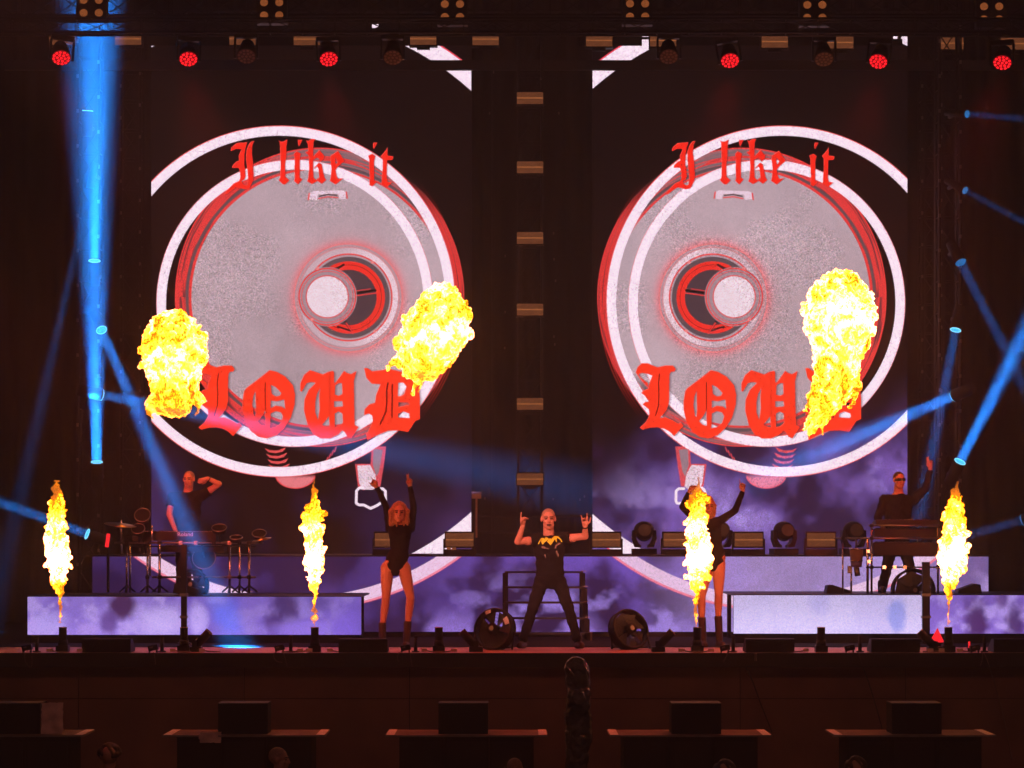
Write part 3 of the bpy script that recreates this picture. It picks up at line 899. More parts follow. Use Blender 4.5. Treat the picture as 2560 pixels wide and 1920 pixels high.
# ------------------------------------------------------------------ wash lights (red) and the unlit ones between them
MRED = emis('red_led', (1.0, .012, .02), 2.0, 'NONE', .5, 45)
MREDBG = emis('red_led_glow', (.30, .003, .006), 1.0, 'NONE')
def make_wash(lit, label, tilt):
    t = thing('wash_light', label, 'stage light')
    rot = Matrix.Rotation(R(tilt), 3, 'X')
    k = K(YP); rad = 23 * k
    f = Vector((0, -1, 0)); fwd = rot @ f
    q = MB(); q.cyl(-fwd * .20, fwd * .0, rad * .75, rad * 1.06, 20); q.ell(-fwd * .2, (rad * .75, rad * .75, rad * .75)); part('housing', q, M['black_plastic'], t, True, local=True)
    q = MB(); q.cyl(fwd * .001, fwd * .004, rad * 1.0, n=20); face = part('face', q, MREDBG if lit else M['glass'], t, local=True)
    q = MB(); a = rot @ Vector((1, 0, 0)); b = rot @ Vector((0, 0, 1))
    cells = [(0, 0)] + [(.42, i * 60) for i in range(6)] + [(.80, i * 30 + 15) for i in range(12)]
    for d, an in cells:
        c = fwd * .010 + (a * math.cos(R(an)) + b * math.sin(R(an))) * rad * d
        q.cyl(c, c + fwd * .006, rad * .15, n=6)
    part('led_cluster', q, MRED if lit else M['dull_steel'], face, local=True)
    for s in (-1, 1):
        q = MB(); q.span((s * rad * 1.22 - .012, -.03, -.03), (s * rad * 1.22 + .012, .03, rad * 1.9)); part('yoke_arm', q, M['black_metal'], t, local=True)
    q = MB(); q.span((-rad * 1.25, -.05, rad * 1.9), (rad * 1.25, .05, rad * 1.9 + .05)); part('yoke_base', q, M['black_metal'], t, local=True)
    return t
lit = [(153, 144, 'red wash light at the far left of the lamp bar'), (471, 147, 'second red wash light, above the left edge of the left screen'), (822, 147, 'third red wash light, above the white hoop of the left screen'),
       (1825, 151, 'fourth red wash light, above the left hoop of the right screen'), (2196, 153, 'fifth red wash light, above the right end of the right screen'), (2506, 156, 'red wash light at the far right of the lamp bar')]
wl = None
for i, (x, y, lab) in enumerate(lit):
    p = F(x, y, YP - .2)
    if wl is None: wl = make_wash(True, lab, 50); wl.location = p; o = wl
    else: o = dup(wl, p, lab)
    tag(o, group='lit red wash lights')
    o.rotation_euler = (0, R(rr.uniform(-9, 9)), R((1280 - x) / 60))
    # its beam, down and out over the stage front
    L = bpy.data.lights.new('red_wash', 'SPOT'); L.energy = 380; L.color = (1.0, .03, .03); L.spot_size = R(58); L.spot_blend = 1.0; L.shadow_soft_size = .1
    lo = bpy.data.objects.new('red_wash', L); COL.objects.link(lo)
    lo.location = p + Vector((0, -.12, -.13)); tgt = Vector((p.x * .55, .3, .4))
    lo.rotation_euler = (tgt - lo.location).to_track_quat('-Z', 'Y').to_euler()
wu = None
for x, y, lab in ((616, 140, 'unlit wash light between the second and third red lights'), (982, 143, 'unlit wash light right of the third red light'), (1672, 141, 'unlit wash light left of the fourth red light'), (2060, 147, 'unlit wash light between the fourth and fifth red lights')):
    p = F(x, y, YP - .2)
    if wu is None: wu = make_wash(False, lab, 50); wu.location = p
    else: dup(wu, p, lab)
for o in list(COL.objects):
    if o.name.startswith('wash_light') and o.parent is None and 'group' not in o: o['group'] = 'unlit wash lights'

# ------------------------------------------------------------------ four lamp blinders
MBULB = emis('bulb_reflection', (.26, .070, .020), 1.0, 'NONE', .45, 70)  # weak glow painted in for light reflected by the bulb lenses
bl = None
for x, y, lab in ((228, 16, 'four lamp blinder at the far left, seen through the blue beam'), (679, 22, 'four lamp blinder second from left at the top edge'), (1131, 26, 'four lamp blinder above the right half of the left screen'),
                  (1594, 25, 'four lamp blinder above the left corner of the right screen'), (2037, 28, 'four lamp blinder above the right half of the right screen'), (2479, 32, 'four lamp blinder at the far right of the top edge')):
    p = F(x, y, 2.2); k = K(2.2)
    if bl is None:
        bl = thing('blinder', lab, 'stage light', p)
        q = MB(); q.box((0, .08, 0), (76 * k, .14, 72 * k)); part('housing', q, M['black_metal'], bl, local=True)
        for sx in (-1, 1):
            for sz in (-1, 1):
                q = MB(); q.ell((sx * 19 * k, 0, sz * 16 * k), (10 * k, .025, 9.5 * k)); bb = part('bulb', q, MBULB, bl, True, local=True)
                q = MB(); q.torus((sx * 19 * k, 0, sz * 16 * k), 11.5 * k, 1.6 * k); part('rim', q, M['black_metal'], bb, True, local=True)
    else: dup(bl, p, lab)
for o in list(COL.objects):
    if o.name.startswith('blinder') and o.parent is None: o['group'] = 'four lamp blinders'

# ------------------------------------------------------------------ towers at the sides and between the screens
for x, lab, g in ((205, 'black lattice tower at the far left holding the blue beam lights', 1), (330, 'black lattice tower beside the left edge of the left screen', 0), (2390, 'black lattice tower at the right holding the blue beam lights', 1), (2325, 'black lattice tower beside the right edge of the right screen', 0)):
    Y = 5.6 if g else 9.1; p = F(x + (20 if x < 1000 else -20) * g, 1400, Y)
    tw = thing('lattice_tower', lab, 'truss', (p.x, Y, 0), 'lattice towers')
    la = part('lattice', lattice((p.x, Y, .03), (p.x, Y, 9.2), .30, .45), M['black_metal'], tw)
    q = MB(); q.box((p.x, Y, .02), (.7, .7, .02)); part('base_plate', q, M['black_metal'], tw)
    for i in range(16):
        z = 1.0 + i * .5
        for xx, zz in ((p.x - .15, z), (p.x + .15, z + .2)):
            q = MB(); q.box((xx, Y - .17, zz), (.03, .02, .05)); part('coupler', q, M['dull_steel'], la)
ct = thing('lattice_tower', 'black scaffold tower in the gap between the two screens', 'truss', (F(1325, 1400, 7.9).x, 7.9, 0), 'lattice towers')
la = part('lattice', lattice((ct.location.x, 7.9, 1.2), (ct.location.x, 7.9, 9.0), .36, .5), M['black_metal'], ct)
q = MB()
for x in (1232,):
    p = F(x, 1300, 8.1); q.cyl((p.x, 9.4, 1.1), (p.x, 9.4, 9.0), .03, n=6)
for y in (1290, 1330):
    a = F(1190, y, 8.12); b2 = F(1478, y, 8.12); q.cyl(a, b2, .02, n=6)
part('scaffold_pipe', q, M['black_metal'], ct)
q = MB()
for x, y in ((1234, 180), (1224, 283), (1352, 197), (1397, 283), (1385, 841), (1387, 861), (1384, 583), (1385, 648), (1389, 702), (1263, 640), (1263, 780), (1262, 870), (1383, 1248), (1450, 1249), (1461, 1241), (1212, 1246)):
    a = F(x, y, 7.68); q = MB(); q.box(a, (.022, .02, .035)); part('coupler', q, M['dull_steel'], la)
p = F(1191, 1238, 7.8); q = MB(); q.box((p.x, 7.8, p.z), (24 * K(7.8), .1, 17 * K(7.8))); q.box((p.x, 7.82, p.z - .35), (.03, .03, .6))
single('junction_box', q, mat('pinkish_box', (.55, .34, .28), .7), 'small pale pinkish box on a stick left of the scaffold tower', 'box')

# ------------------------------------------------------------------ moving heads on the rear platform
def make_head(label):
    k = K(4.9)
    t = thing('moving_head', label, 'moving light')
    q = MB(); q.box((0, .1, 8 * k), (62 * k, .3, 15 * k)); q.box((0, .1, 1.5 * k), (54 * k, .34, 3 * k)); part('base', q, M['black_plastic'], t, local=True)
    q = MB(); pts = []
    outer = [(-29, 18), (-31, 40), (-29, 60), (-20, 78), (20, 78), (29, 60), (31, 40), (29, 18)]
    for s in (-1, 1):
        q.prism([Vector((s * x * k, .02, z * k)) for x, z in ((31, 40), (30, 62), (21, 62), (20, 40), (14, 28), (8, 24), (8, 18), (24, 19))], (0, .16, 0))
    part('yoke', q, M['black_plastic'], t, local=True)
    q = MB(); q.ell((0, .1, 62 * k), (26 * k, .17, 23 * k), None, 16, 10); q.cyl((0, .12, 54 * k), (0, -.1, 62 * k), 21 * k, 19 * k, 16); hd = part('head', q, M['black_plastic'], t, True, local=True)
    q = MB(); q.cyl((0, -.1, 62 * k), (0, -.112, 62.4 * k), 16 * k, n=16); part('lens', q, M['glass'], hd, local=True)
    return t
mh = None
for x, lab in ((1611, 'moving head light on the rear platform, first right of the singer'), (1803, 'moving head light on the rear platform behind the right dancer'), (1964, 'moving head light in the middle of the platform right of the right dancer'), (2137, 'moving head light on the rear platform behind the drum pad')):
    p = F(x, 1386, 5.2); p.z = RZ
    if mh is None: mh = make_head(lab); mh.location = p; tag(mh, group='moving heads on the rear platform')
    else: dup(mh, p, lab, 'moving heads on the rear platform', (0, 0, R(rr.uniform(-12, 12))))

# ------------------------------------------------------------------ blue beam lights on the side towers
MBLUE = emis('blue_lens', (.03, .42, 1.0), 1.7, 'NONE', .35, 30)
MDIM = emis('blue_lens_dim', (.02, .20, .55), .8, 'NONE', .4, 30)
MRIM = emis('blue_lens_rim', (.25, .75, 1.0), 1.6, 'NONE')
YB = 5.0
def beam_light(x, y, tx, ty, tY, power, spread, label, rpx=14, glow=1.0):
    """a beam light at pixel x, y that shines towards the point tx, ty at depth tY"""
    p = F(x, y, YB); tgt = F(tx, ty, tY); d = (tgt - p).normalized(); k = K(YB); r = rpx * k
    t = thing('beam_light', label, 'moving light', p, 'blue beam lights on the side towers')
    a = d.orthogonal().normalized()
    q = MB(); q.cyl(p - d * .36, p - d * .01, r * 1.0, r * 1.16, 16); hd = part('head', q, M['black_plastic'], t, True)
    q = MB(); q.cyl(p - d * .012, p - d * .003, r * .98, n=18); part('lens', q, MBLUE if power > 35 else MDIM, hd)
    q = MB(); q.torus(p, r * 1.0, r * .10, d, 20, 5); part('lens_rim', q, MRIM if power > 35 else MDIM, hd, True)
    q = MB(); s = 1 if p.x < 0 else -1
    q.cyl(p - d * .2, p - d * .2 + Vector((s * .02, .35, 0)), .03, n=8); part('yoke', q, M['black_metal'], t)
    L = bpy.data.lights.new('blue_beam', 'AREA'); L.shape = 'DISK'; L.size = 2 * r * .9; L.spread = R(spread); L.energy = power; L.color = (.012, .25, 1.0)
    lo = bpy.data.objects.new('blue_beam', L); COL.objects.link(lo)
    lo.location = p + d * .02; lo.rotation_euler = d.to_track_quat('-Z', 'Y').to_euler()
BP = .44
BEAMS = [
 (242, 1155, 226, 20, 3.5, 1350, 9, 'bright blue beam light at left shining straight up'),
 (254, 987, 1340, 1205, 8.6, 260, 8, 'blue beam light at left shining across towards the singer'),
 (254, 825, 594, 1615, 1.3, 190, 5, 'blue beam light at left shining down over the drum riser'),
 (236, 652, 246, -100, 3.5, 1150, 12, 'blue beam light at left in the middle of the tower shining up'),
 (225, 470, 60, 1200, 5.6, 34, 4, 'small blue beam light high on the left tower, aimed down to the left'),
 (219, 277, 236, -200, 4.7, 120, 12, 'topmost blue beam light on the left tower'),
 (218, 1335, -40, 1240, 4.4, 150, 4.5, 'lowest blue beam light at left, beside the first flame'),
 (2386, 989, 1900, 1195, 8.4, 520, 8, 'bright blue beam light at right shining down to the left'),
 (2400, 1154, 2590, 780, 3.9, 520, 7, 'bright blue beam light at right shining up to the right'),
 (2389, 825, 2262, 1480, 4.0, 80, 5, 'blue beam light at right shining down past the keyboard player'),
 (2402, 656, 2620, 1080, 3.5, 44, 3.5, 'blue beam light at right shining down to the right edge'),
 (2413, 476, 2640, 600, 4.0, 12, 4, 'small dim blue beam light high on the right tower'),
 (2418, 285, 2650, 305, 4.0, 12, 4, 'topmost narrow blue light on the right tower'),
 (2556, 1300, 2200, 1400, 6.0, 40, 4, 'blue beam light at the right picture edge'),
]
for i, (x, y, tx, ty, tY, pw, spd, lab) in enumerate(BEAMS):
    beam_light(x, y, tx, ty, tY, pw * BP, spd, lab, rpx=9 if pw < 40 else (13 if pw < 250 else 14))
# ------------------------------------------------------------------ flames
def flame_material(name, hot, seed, gain=1.0, fine=.38, curl=.20):
    m = bpy.data.materials.new(name); m.use_nodes = True
    nt = m.node_tree; nt.nodes.clear(); N = nt.nodes.new; Lk = nt.links.new
    o = N('ShaderNodeOutputMaterial'); e = N('ShaderNodeEmission')
    tc = N('ShaderNodeTexCoord'); mp = N('ShaderNodeMapping'); mp.inputs['Location'].default_value = (seed, seed * .7, 0)
    mp.inputs['Scale'].default_value = (1, 1, .8)
    n1 = N('ShaderNodeTexNoise'); n1.inputs['Scale'].default_value = 3.8; n1.inputs['Detail'].default_value = 6; n1.inputs['Distortion'].default_value = 1.4
    n2 = N('ShaderNodeTexNoise'); n2.inputs['Scale'].default_value = 15; n2.inputs['Detail'].default_value = 4; n2.inputs['Distortion'].default_value = 2.0
    Lk(tc.outputs['Object'], mp.inputs[0]); Lk(mp.outputs[0], n1.inputs['Vector']); Lk(mp.outputs[0], n2.inputs['Vector'])
    at = N('ShaderNodeAttribute'); at.attribute_name = 'warmth'
    a1 = N('ShaderNodeMath'); a1.operation = 'MULTIPLY_ADD'; a1.inputs[1].default_value = fine; Lk(n2.outputs['Fac'], a1.inputs[0])
    a2 = N('ShaderNodeMath'); a2.operation = 'MULTIPLY_ADD'; a2.inputs[1].default_value = 1.1; Lk(n1.outputs['Fac'], a2.inputs[0]); Lk(a1.outputs[0], a2.inputs[2])
    Lk(at.outputs['Fac'], a1.inputs[2])
    lw = N('ShaderNodeLayerWeight'); lw.inputs['Blend'].default_value = .35
    a3 = N('ShaderNodeMath'); a3.operation = 'MULTIPLY_ADD'; a3.inputs[1].default_value = hot; Lk(lw.outputs['Facing'], a3.inputs[0]); Lk(a2.outputs[0], a3.inputs[2])
    # thin dark curls
    n3 = N('ShaderNodeTexNoise'); n3.inputs['Scale'].default_value = 7.5; n3.inputs['Detail'].default_value = 3; n3.inputs['Distortion'].default_value = 3.0
    Lk(mp.outputs[0], n3.inputs['Vector'])
    r1 = N('ShaderNodeMath'); r1.operation = 'SUBTRACT'; r1.inputs[1].default_value = .5; Lk(n3.outputs['Fac'], r1.inputs[0])
    r2 = N('ShaderNodeMath'); r2.operation = 'ABSOLUTE'; Lk(r1.outputs[0], r2.inputs[0])
    r3 = N('ShaderNodeMapRange'); r3.inputs['From Min'].default_value = 0; r3.inputs['From Max'].default_value = .07; r3.inputs['To Min'].default_value = -curl; r3.inputs['To Max'].default_value = 0
    Lk(r2.outputs[0], r3.inputs['Value'])
    r4 = N('ShaderNodeMath'); r4.operation = 'ADD'; Lk(a3.outputs[0], r4.inputs[0]); Lk(r3.outputs['Result'], r4.inputs[1])
    cr = N('ShaderNodeValToRGB'); el = cr.color_ramp.elements
    stops = [(0.0, (.25, .05, .01)), (.40, (.75, .17, .01)), (.52, (1.7, .42, .004)), (.60, (5.2, 1.2, .01)), (.74, (7.5, 1.9, .2)), (.86, (11, 3.2, 1.4)), (1.0, (15, 4.4, 2.2))]
    el[0].position = stops[0][0]; el[0].color = (*stops[0][1], 1); el[1].position = 1.0; el[1].color = (*stops[-1][1], 1)
    for p, c in stops[1:-1]:
        q = el.new(p); q.color = (*c, 1)
    Lk(r4.outputs[0], cr.inputs['Fac']); Lk(cr.outputs['Color'], e.inputs['Color'])
    e.inputs['Strength'].default_value = gain
    tr = N('ShaderNodeBsdfTransparent'); mx = N('ShaderNodeMixShader')
    al = N('ShaderNodeAttribute'); al.attribute_name = 'cover'
    Lk(al.outputs['Fac'], mx.inputs[0]); Lk(tr.outputs[0], mx.inputs[1]); Lk(e.outputs[0], mx.inputs[2])
    Lk(mx.outputs[0], o.inputs['Surface'])
    m.cycles.emission_sampling = 'FRONT'
    return m

def flame(name, label, prof, Y, seed, group, m, lump=.45, amp=.05, freq=7, voxel=.02, ball=False, extra=()):
    """prof: (px, py, half width in px, heat, alpha) from the bottom up"""
    r = random.Random(seed); k = K(Y); q = MB()
    pts = [(F(a, b, Y), w * k, h, al) for a, b, w, h, al in prof]
    for (p0, w0, h0, a0), (p1, w1, h1, a1) in zip(pts[:-1], pts[1:]):
        n = max(2, int((p1 - p0).length / ((.13 if ball else .22) * (w0 + w1) / 2 + .012)))
        for i in range(n):
            t = i / n; c = p0.lerp(p1, t); w = w0 + (w1 - w0) * t
            q.ell(c, w * (.93 if ball else .80), None, 12, 8)
            for j in range((9 if ball else 4) if w > .05 else 1):
                an = r.uniform(0, 2 * math.pi); s = w * r.uniform(lump * .55, lump)
                off = (w - s * .75) * (r.uniform(.97, 1.07) if ball else r.uniform(.85, 1.12))
                q.ell(c + Vector((math.cos(an) * off, math.sin(an) * off * .8, r.uniform(-.3, .3) * w)), (s, s, s * r.uniform(.9, 1.4)), None, 8, 6)
    for tongue in extra:                                  # thin torn tongues of fire
        q.tube([F(a, b, Y + r.uniform(-.1, .1)) for a, b, w in tongue], [w * k for a, b, w in tongue], 7)
    me = fuse(q, voxel, 1)
    n = len(me.vertices); co_ = np.empty(n * 3); no = np.empty(n * 3)
    me.vertices.foreach_get('co', co_); me.vertex_normals.foreach_get('vector', no)
    co_ = co_.reshape(-1, 3); no = no.reshape(-1, 3)
    d = np.array([mnoise.turbulence(Vector(c) * freq + Vector((seed, 0, 0)), 3, False) for c in co_])
    co_ = co_ + no * ((d - .35) * amp)[:, None]
    zs = [p[0].z for p in pts]; hs = [p[2] for p in pts]; als = [p[3] for p in pts]
    heat = np.interp(co_[:, 2], zs, hs); alpha = np.interp(co_[:, 2], zs, als)
    base = pts[0][0]
    co_ -= np.array(base)
    me.vertices.foreach_set('co', co_.ravel()); me.update()
    for nm, v in (('warmth', heat), ('cover', alpha)):
        at = me.attributes.new(nm, 'FLOAT', 'POINT'); at.data.foreach_set('value', v.astype(np.float32))
    o = link(name, me, m, None, True); o.location = base
    return tag(o, label, 'flame', group)

FM = flame_material('jet_flame', -.16, 1.3, 1.5)
FB = flame_material('ball_flame', .20, 4.7, 1.2, .24, .17)
YJ = -.25
def jet(x, dx, ytop, ybase, wid, seed, label, wisp):
    """x: foot, dx: lean at the top, profile measured in the photograph"""
    H = ybase - ytop
    def at(t, w, h, a): return (x + dx * t, ybase - H * t, w * wid, h, a)
    prof = [at(0, .09, -.26, .30), at(.06, .12, -.22, .5), at(.13, .19, -.18, .75), at(.20, .28, -.14, .9), at(.26, .42, -.04, 1), at(.33, .72, .16, 1), at(.44, .98, .26, 1), at(.58, 1.0, .24, 1),
            at(.68, .92, .15, 1), at(.77, .80, .04, 1), at(.86, .62, -.12, 1), at(.92, .40, -.28, .9), at(.97, .20, -.40, .55), at(1.02, .10, -.5, .35)]
    rj = random.Random(seed * 7)
    prof = [(a + rj.uniform(-.14, .14) * w * (1 if 2 < i < 11 else .25), b, w * (rj.uniform(.82, 1.16) if i < 11 else 1), h_ + rj.uniform(-.05, .05), al) for i, (a, b, w, h_, al) in enumerate(prof)]
    return flame('flame_jet', label, prof, YJ, seed, 'flame jets along the stage edge', FM, .34, .055, 11, .014)
jet(150, -10, 1200, 1562, 36, 1, 'flame jet at the far left standing on the flame machine before the left riser', 0)
jet(787, -2, 1205, 1567, 34, 2, 'flame jet between the drum riser and the left dancer', 0)
jet(1740, 6, 1200, 1566, 42, 3, 'wide flame jet burning in front of the right dancer', 0)
jet(2369, 26, 1205, 1563, 38, 4, 'flame jet at the far right in front of the keyboard player', 0)

YB2 = 2.6
flame('fireball', 'round yellow fireball over the left edge of the left screen', [(376, 1028, 9, -0.12, .6), (388, 1014, 24, -0.10, .9), (436, 990, 60, -0.07, 1), (440, 962, 64, -0.05, 1), (436, 936, 66, 0.12, 1), (433, 905, 84, 0.08, 1), (432, 876, 88, 0.02, 1), (433, 848, 80, 0.00, 1), (438, 826, 58, 0.02, 1), (444, 812, 28, 0.00, 1)], YB2, 21, 'fireballs high above the stage', FB, .20, .045, 13, .014, True,
      extra=[[(378, 990, 10), (370, 1012, 8), (374, 1036, 5), (384, 1048, 3)], [(500, 985, 10), (506, 1008, 8), (494, 1028, 5), (486, 1040, 3)], [(448, 1010, 9), (456, 1026, 6), (464, 1036, 3)]])
flame('fireball', 'slanting yellow fireball over the right edge of the left screen', [(1028, 986, 5, -0.14, .5), (1040, 962, 9, -0.10, .7), (1052, 938, 16, -0.10, .8), (1040, 918, 42, -0.06, 1), (1054, 892, 70, 0.05, 1), (1074, 858, 84, 0.10, 1), (1092, 822, 90, 0.10, 1), (1104, 790, 78, 0.04, 1), (1106, 762, 60, -0.02, 1), (1104, 738, 34, 0.00, 1)], YB2, 22, 'fireballs high above the stage', FB, .20, .045, 13, .014, True,
      extra=[[(1062, 922, 8), (1050, 948, 7), (1034, 968, 5), (1030, 990, 3)], [(1080, 915, 7), (1070, 940, 6), (1052, 958, 5), (1046, 984, 3)], [(990, 900, 10), (972, 918, 9), (966, 926, 5)], [(1098, 912, 6), (1088, 934, 5), (1076, 950, 3)]])
flame('fireball', 'mushroom shaped fireball with a long tail on the right screen', [(2022, 1092, 5, -0.16, .7), (2030, 1070, 18, -0.06, .9), (2046, 1040, 28, -0.04, 1), (2062, 1010, 40, -0.04, 1), (2082, 975, 54, -0.04, 1), (2092, 935, 60, 0.00, 1), (2096, 895, 62, 0.08, 1), (2098, 850, 74, 0.12, 1), (2098, 800, 94, 0.14, 1), (2098, 770, 94, 0.12, 1), (2100, 742, 76, 0.06, 1), (2101, 720, 46, 0.06, 1)], YB2, 23, 'fireballs high above the stage', FB, .20, .045, 13, .014, True,
      extra=[[(2040, 960, 9), (2026, 985, 8), (2018, 1010, 6), (2012, 1034, 3)], [(2060, 1020, 9), (2054, 1060, 8), (2058, 1090, 4)], [(2140, 930, 10), (2146, 970, 8), (2136, 1000, 5), (2120, 1022, 3)], [(2034, 1046, 7), (2014, 1062, 5), (2008, 1080, 3)]])

# loose flame tongues under the slanting fireball
# ------------------------------------------------------------------ flame machines along the stage edge
def make_machine(label, tall=True):
    t = thing('flame_machine', label, 'flame machine')
    k = K(-.3)
    q = MB(); q.box((0, 0, 8 * k), (30 * k, .16, 16 * k)); part('base', q, M['black_metal'], t, local=True)
    q = MB(); q.cyl((0, 0, 15 * k), (0, 0, 30 * k), 12.5 * k, 12 * k, 14); part('collar', q, M['black_metal'], t, True, local=True)
    q = MB(); q.cyl((0, 0, 28 * k), (0, 0, 61 * k), 10 * k, 10 * k, 14, False); q.cyl((0, 0, 28 * k), (0, 0, 56 * k), 8.4 * k, 8.4 * k, 14); br = part('barrel', q, M['black_plastic'], t, local=True)
    q = MB(); q.torus((0, 0, 60.5 * k), 9.6 * k, 1.2 * k, (0, 0, 1), 16, 5); part('muzzle_ring', q, M['dull_steel'], br, True, local=True)
    return t
def make_tilt(label):
    t = thing('tilted_machine', label, 'flame machine')
    k = K(-.3); d = Vector((.68, -.1, .72)).normalized()
    q = MB(); q.box((0, 0, 6 * k), (34 * k, .18, 12 * k)); part('base', q, M['black_metal'], t, local=True)
    q = MB(); q.cyl(Vector((0, 0, 12 * k)), d * 52 * k + Vector((0, 0, 12 * k)), 10 * k, 10.5 * k, 14); br = part('barrel', q, M['black_plastic'], t, True, local=True)
    q = MB(); q.torus(d * 52 * k + Vector((0, 0, 12 * k)), 10 * k, 1.2 * k, d, 16, 5); part('muzzle_ring', q, M['dull_steel'], br, True, local=True)
    for s in (-1, 1):
        q = MB(); q.box((0, s * .075, 14 * k), (12 * k, .012, 24 * k)); part('bracket', q, M['black_metal'], t, local=True)
    return t
fm = None
for x, lab in ((157, 'upright flame machine under the far left flame jet'), (460, 'unlit upright flame machine in front of the left riser post'), (787, 'upright flame machine under the flame left of the left dancer'),
               (1097, 'unlit upright flame machine right of the left dancer'), (1743, 'upright flame machine under the flame at the right dancer'), (2053, 'unlit upright flame machine before the lavender riser front'), (2371, 'upright flame machine under the far right flame jet')):
    p = F(x, 1620, -.27); p.z = .006
    if fm is None: fm = make_machine(lab); fm.location = p; o = fm
    else: o = dup(fm, p, lab)
    o['group'] = 'upright flame machines'
tm = None
for x, s, lab in ((488, 1, 'tilted flame machine leaning right beside the left riser post'), (1190, -1, 'tilted flame machine leaning left beside the left floor fan'), (1645, 1, 'tilted flame machine leaning right beside the right floor fan'), (2336, -1, 'tilted flame machine leaning left by the red triangle')):
    p = F(x, 1618, -.2); p.z = .006
    if tm is None: tm = make_tilt(lab); tm.location = p; o = tm
    else: o = dup(tm, p, lab)
    o['group'] = 'tilted flame machines'
    o.rotation_euler = (0, 0, 0 if s > 0 else R(180))

# ------------------------------------------------------------------ monitors, posts, boxes and small lights on the stage edge
mon = None
for x0, x1, lab in ((208, 331, 'black floor monitor right of the far left flame'), (851, 967, 'black floor monitor in front of the left dancer'), (1861, 1984, 'black floor monitor right of the right dancer'), (2175, 2296, 'black floor monitor before the lavender riser front'), (2481, 2600, 'black floor monitor at the right picture edge')):
    p = F((x0 + x1) / 2, 1630, -.3); p.z = .006; k = K(-.3); w = 122 * k; h = 33 * k
    if mon is None:
        mon = thing('floor_monitor', lab, 'speaker', p); o = mon
        q = MB(); q.prism([Vector((-w / 2, -.12, 0)), Vector((w / 2, -.12, 0)), Vector((w / 2, -.12, h)), Vector((-w / 2, -.12, h))], (0, .16, 0))
        q.prism([Vector((-w / 2 + .002, .04, .001)), Vector((-w / 2 + .002, .04, h - .002)), Vector((-w / 2 + .002, .26, .03)), Vector((-w / 2 + .002, .26, .001))], (w - .004, 0, 0))
        cab = part('cabinet', q, M['black_plastic'], mon, local=True)
        q = MB(); q.box((0, -.126, h * .5), (w * .9, .008, h * .78)); part('rear_grille', q, M['black_cloth'], mon, local=True)
        for s in (-1, 1):
            q = MB(); q.box((s * w * .3, -.133, h * .55), (.07, .008, .02)); part('handle', q, M['black_metal'], cab, local=True)
    else: o = dup(mon, p, lab)
    o['group'] = 'floor monitors on the stage edge'
pst = None
for x, y, lab in ((92, 1588, 'short black post at the far left stage corner'), (405, 1588, 'short black post left of the left riser post'), (727, 1590, 'short black post left of the second flame machine'), (1039, 1596, 'short black post right of the left dancer'),
               (1833, 1585, 'short black post at the lavender riser corner'), (2150, 1585, 'short black post in front of the lavender riser middle'), (2461, 1588, 'short black post right of the far right flame')):
    p = F(x, 1626, -.33); p.z = .006; k = K(-.33)
    if pst is None:
        pst = thing('short_post', lab, 'post', p); o = pst
        q = MB(); q.cyl((0, 0, .012), (0, 0, 37 * k), 4.6 * k, n=10); part('tube', q, M['black_metal'], pst, True, local=True)
        q = MB(); q.ell((0, 0, 38 * k), (5.4 * k, 5.4 * k, 4 * k)); part('tip', q, M['black_plastic'], pst, True, local=True)
        q = MB(); q.cyl((0, 0, 0), (0, 0, .014), 10 * k, n=12); part('foot', q, M['black_metal'], pst, local=True)
    else: o = dup(pst, p, lab)
    o['group'] = 'short posts on the stage edge'
jb = None
for x, y, lab in ((68, 1614, 'small black footlight box at the far left'), (383, 1614, 'small black footlight box left of the left post'), (699, 1616, 'small black footlight box before the second flame'), (1014, 1618, 'small black footlight box at the left dancer feet'),
               (1812, 1614, 'small black footlight box at the right dancer feet'), (2124, 1613, 'small black footlight box before the lavender front'), (2437, 1613, 'small black footlight box right of the far right flame')):
    p = F(x, 1628, -.36); p.z = .006; k = K(-.36)
    if jb is None:
        jb = thing('footlight', lab, 'stage light', p); o = jb
        q = MB(); q.box((0, 0, 11 * k), (24 * k, .08, 14 * k), Matrix.Rotation(R(-12), 3, 'Y')); part('housing', q, M['black_plastic'], jb, local=True)
        q = MB(); q.box((-4 * k, -.042, 12 * k), (8 * k, .006, 4 * k), Matrix.Rotation(R(-12), 3, 'Y')); part('label_plate', q, M['dull_steel'], jb, local=True)
        for s in (-1, 1):
            q = MB(); q.box((s * 9 * k, 0, 2 * k), (3 * k, .07, 6 * k)); part('foot', q, M['black_metal'], jb, local=True)
    else: o = dup(jb, p, lab)
    o['group'] = 'footlights along the stage edge'
cb = None
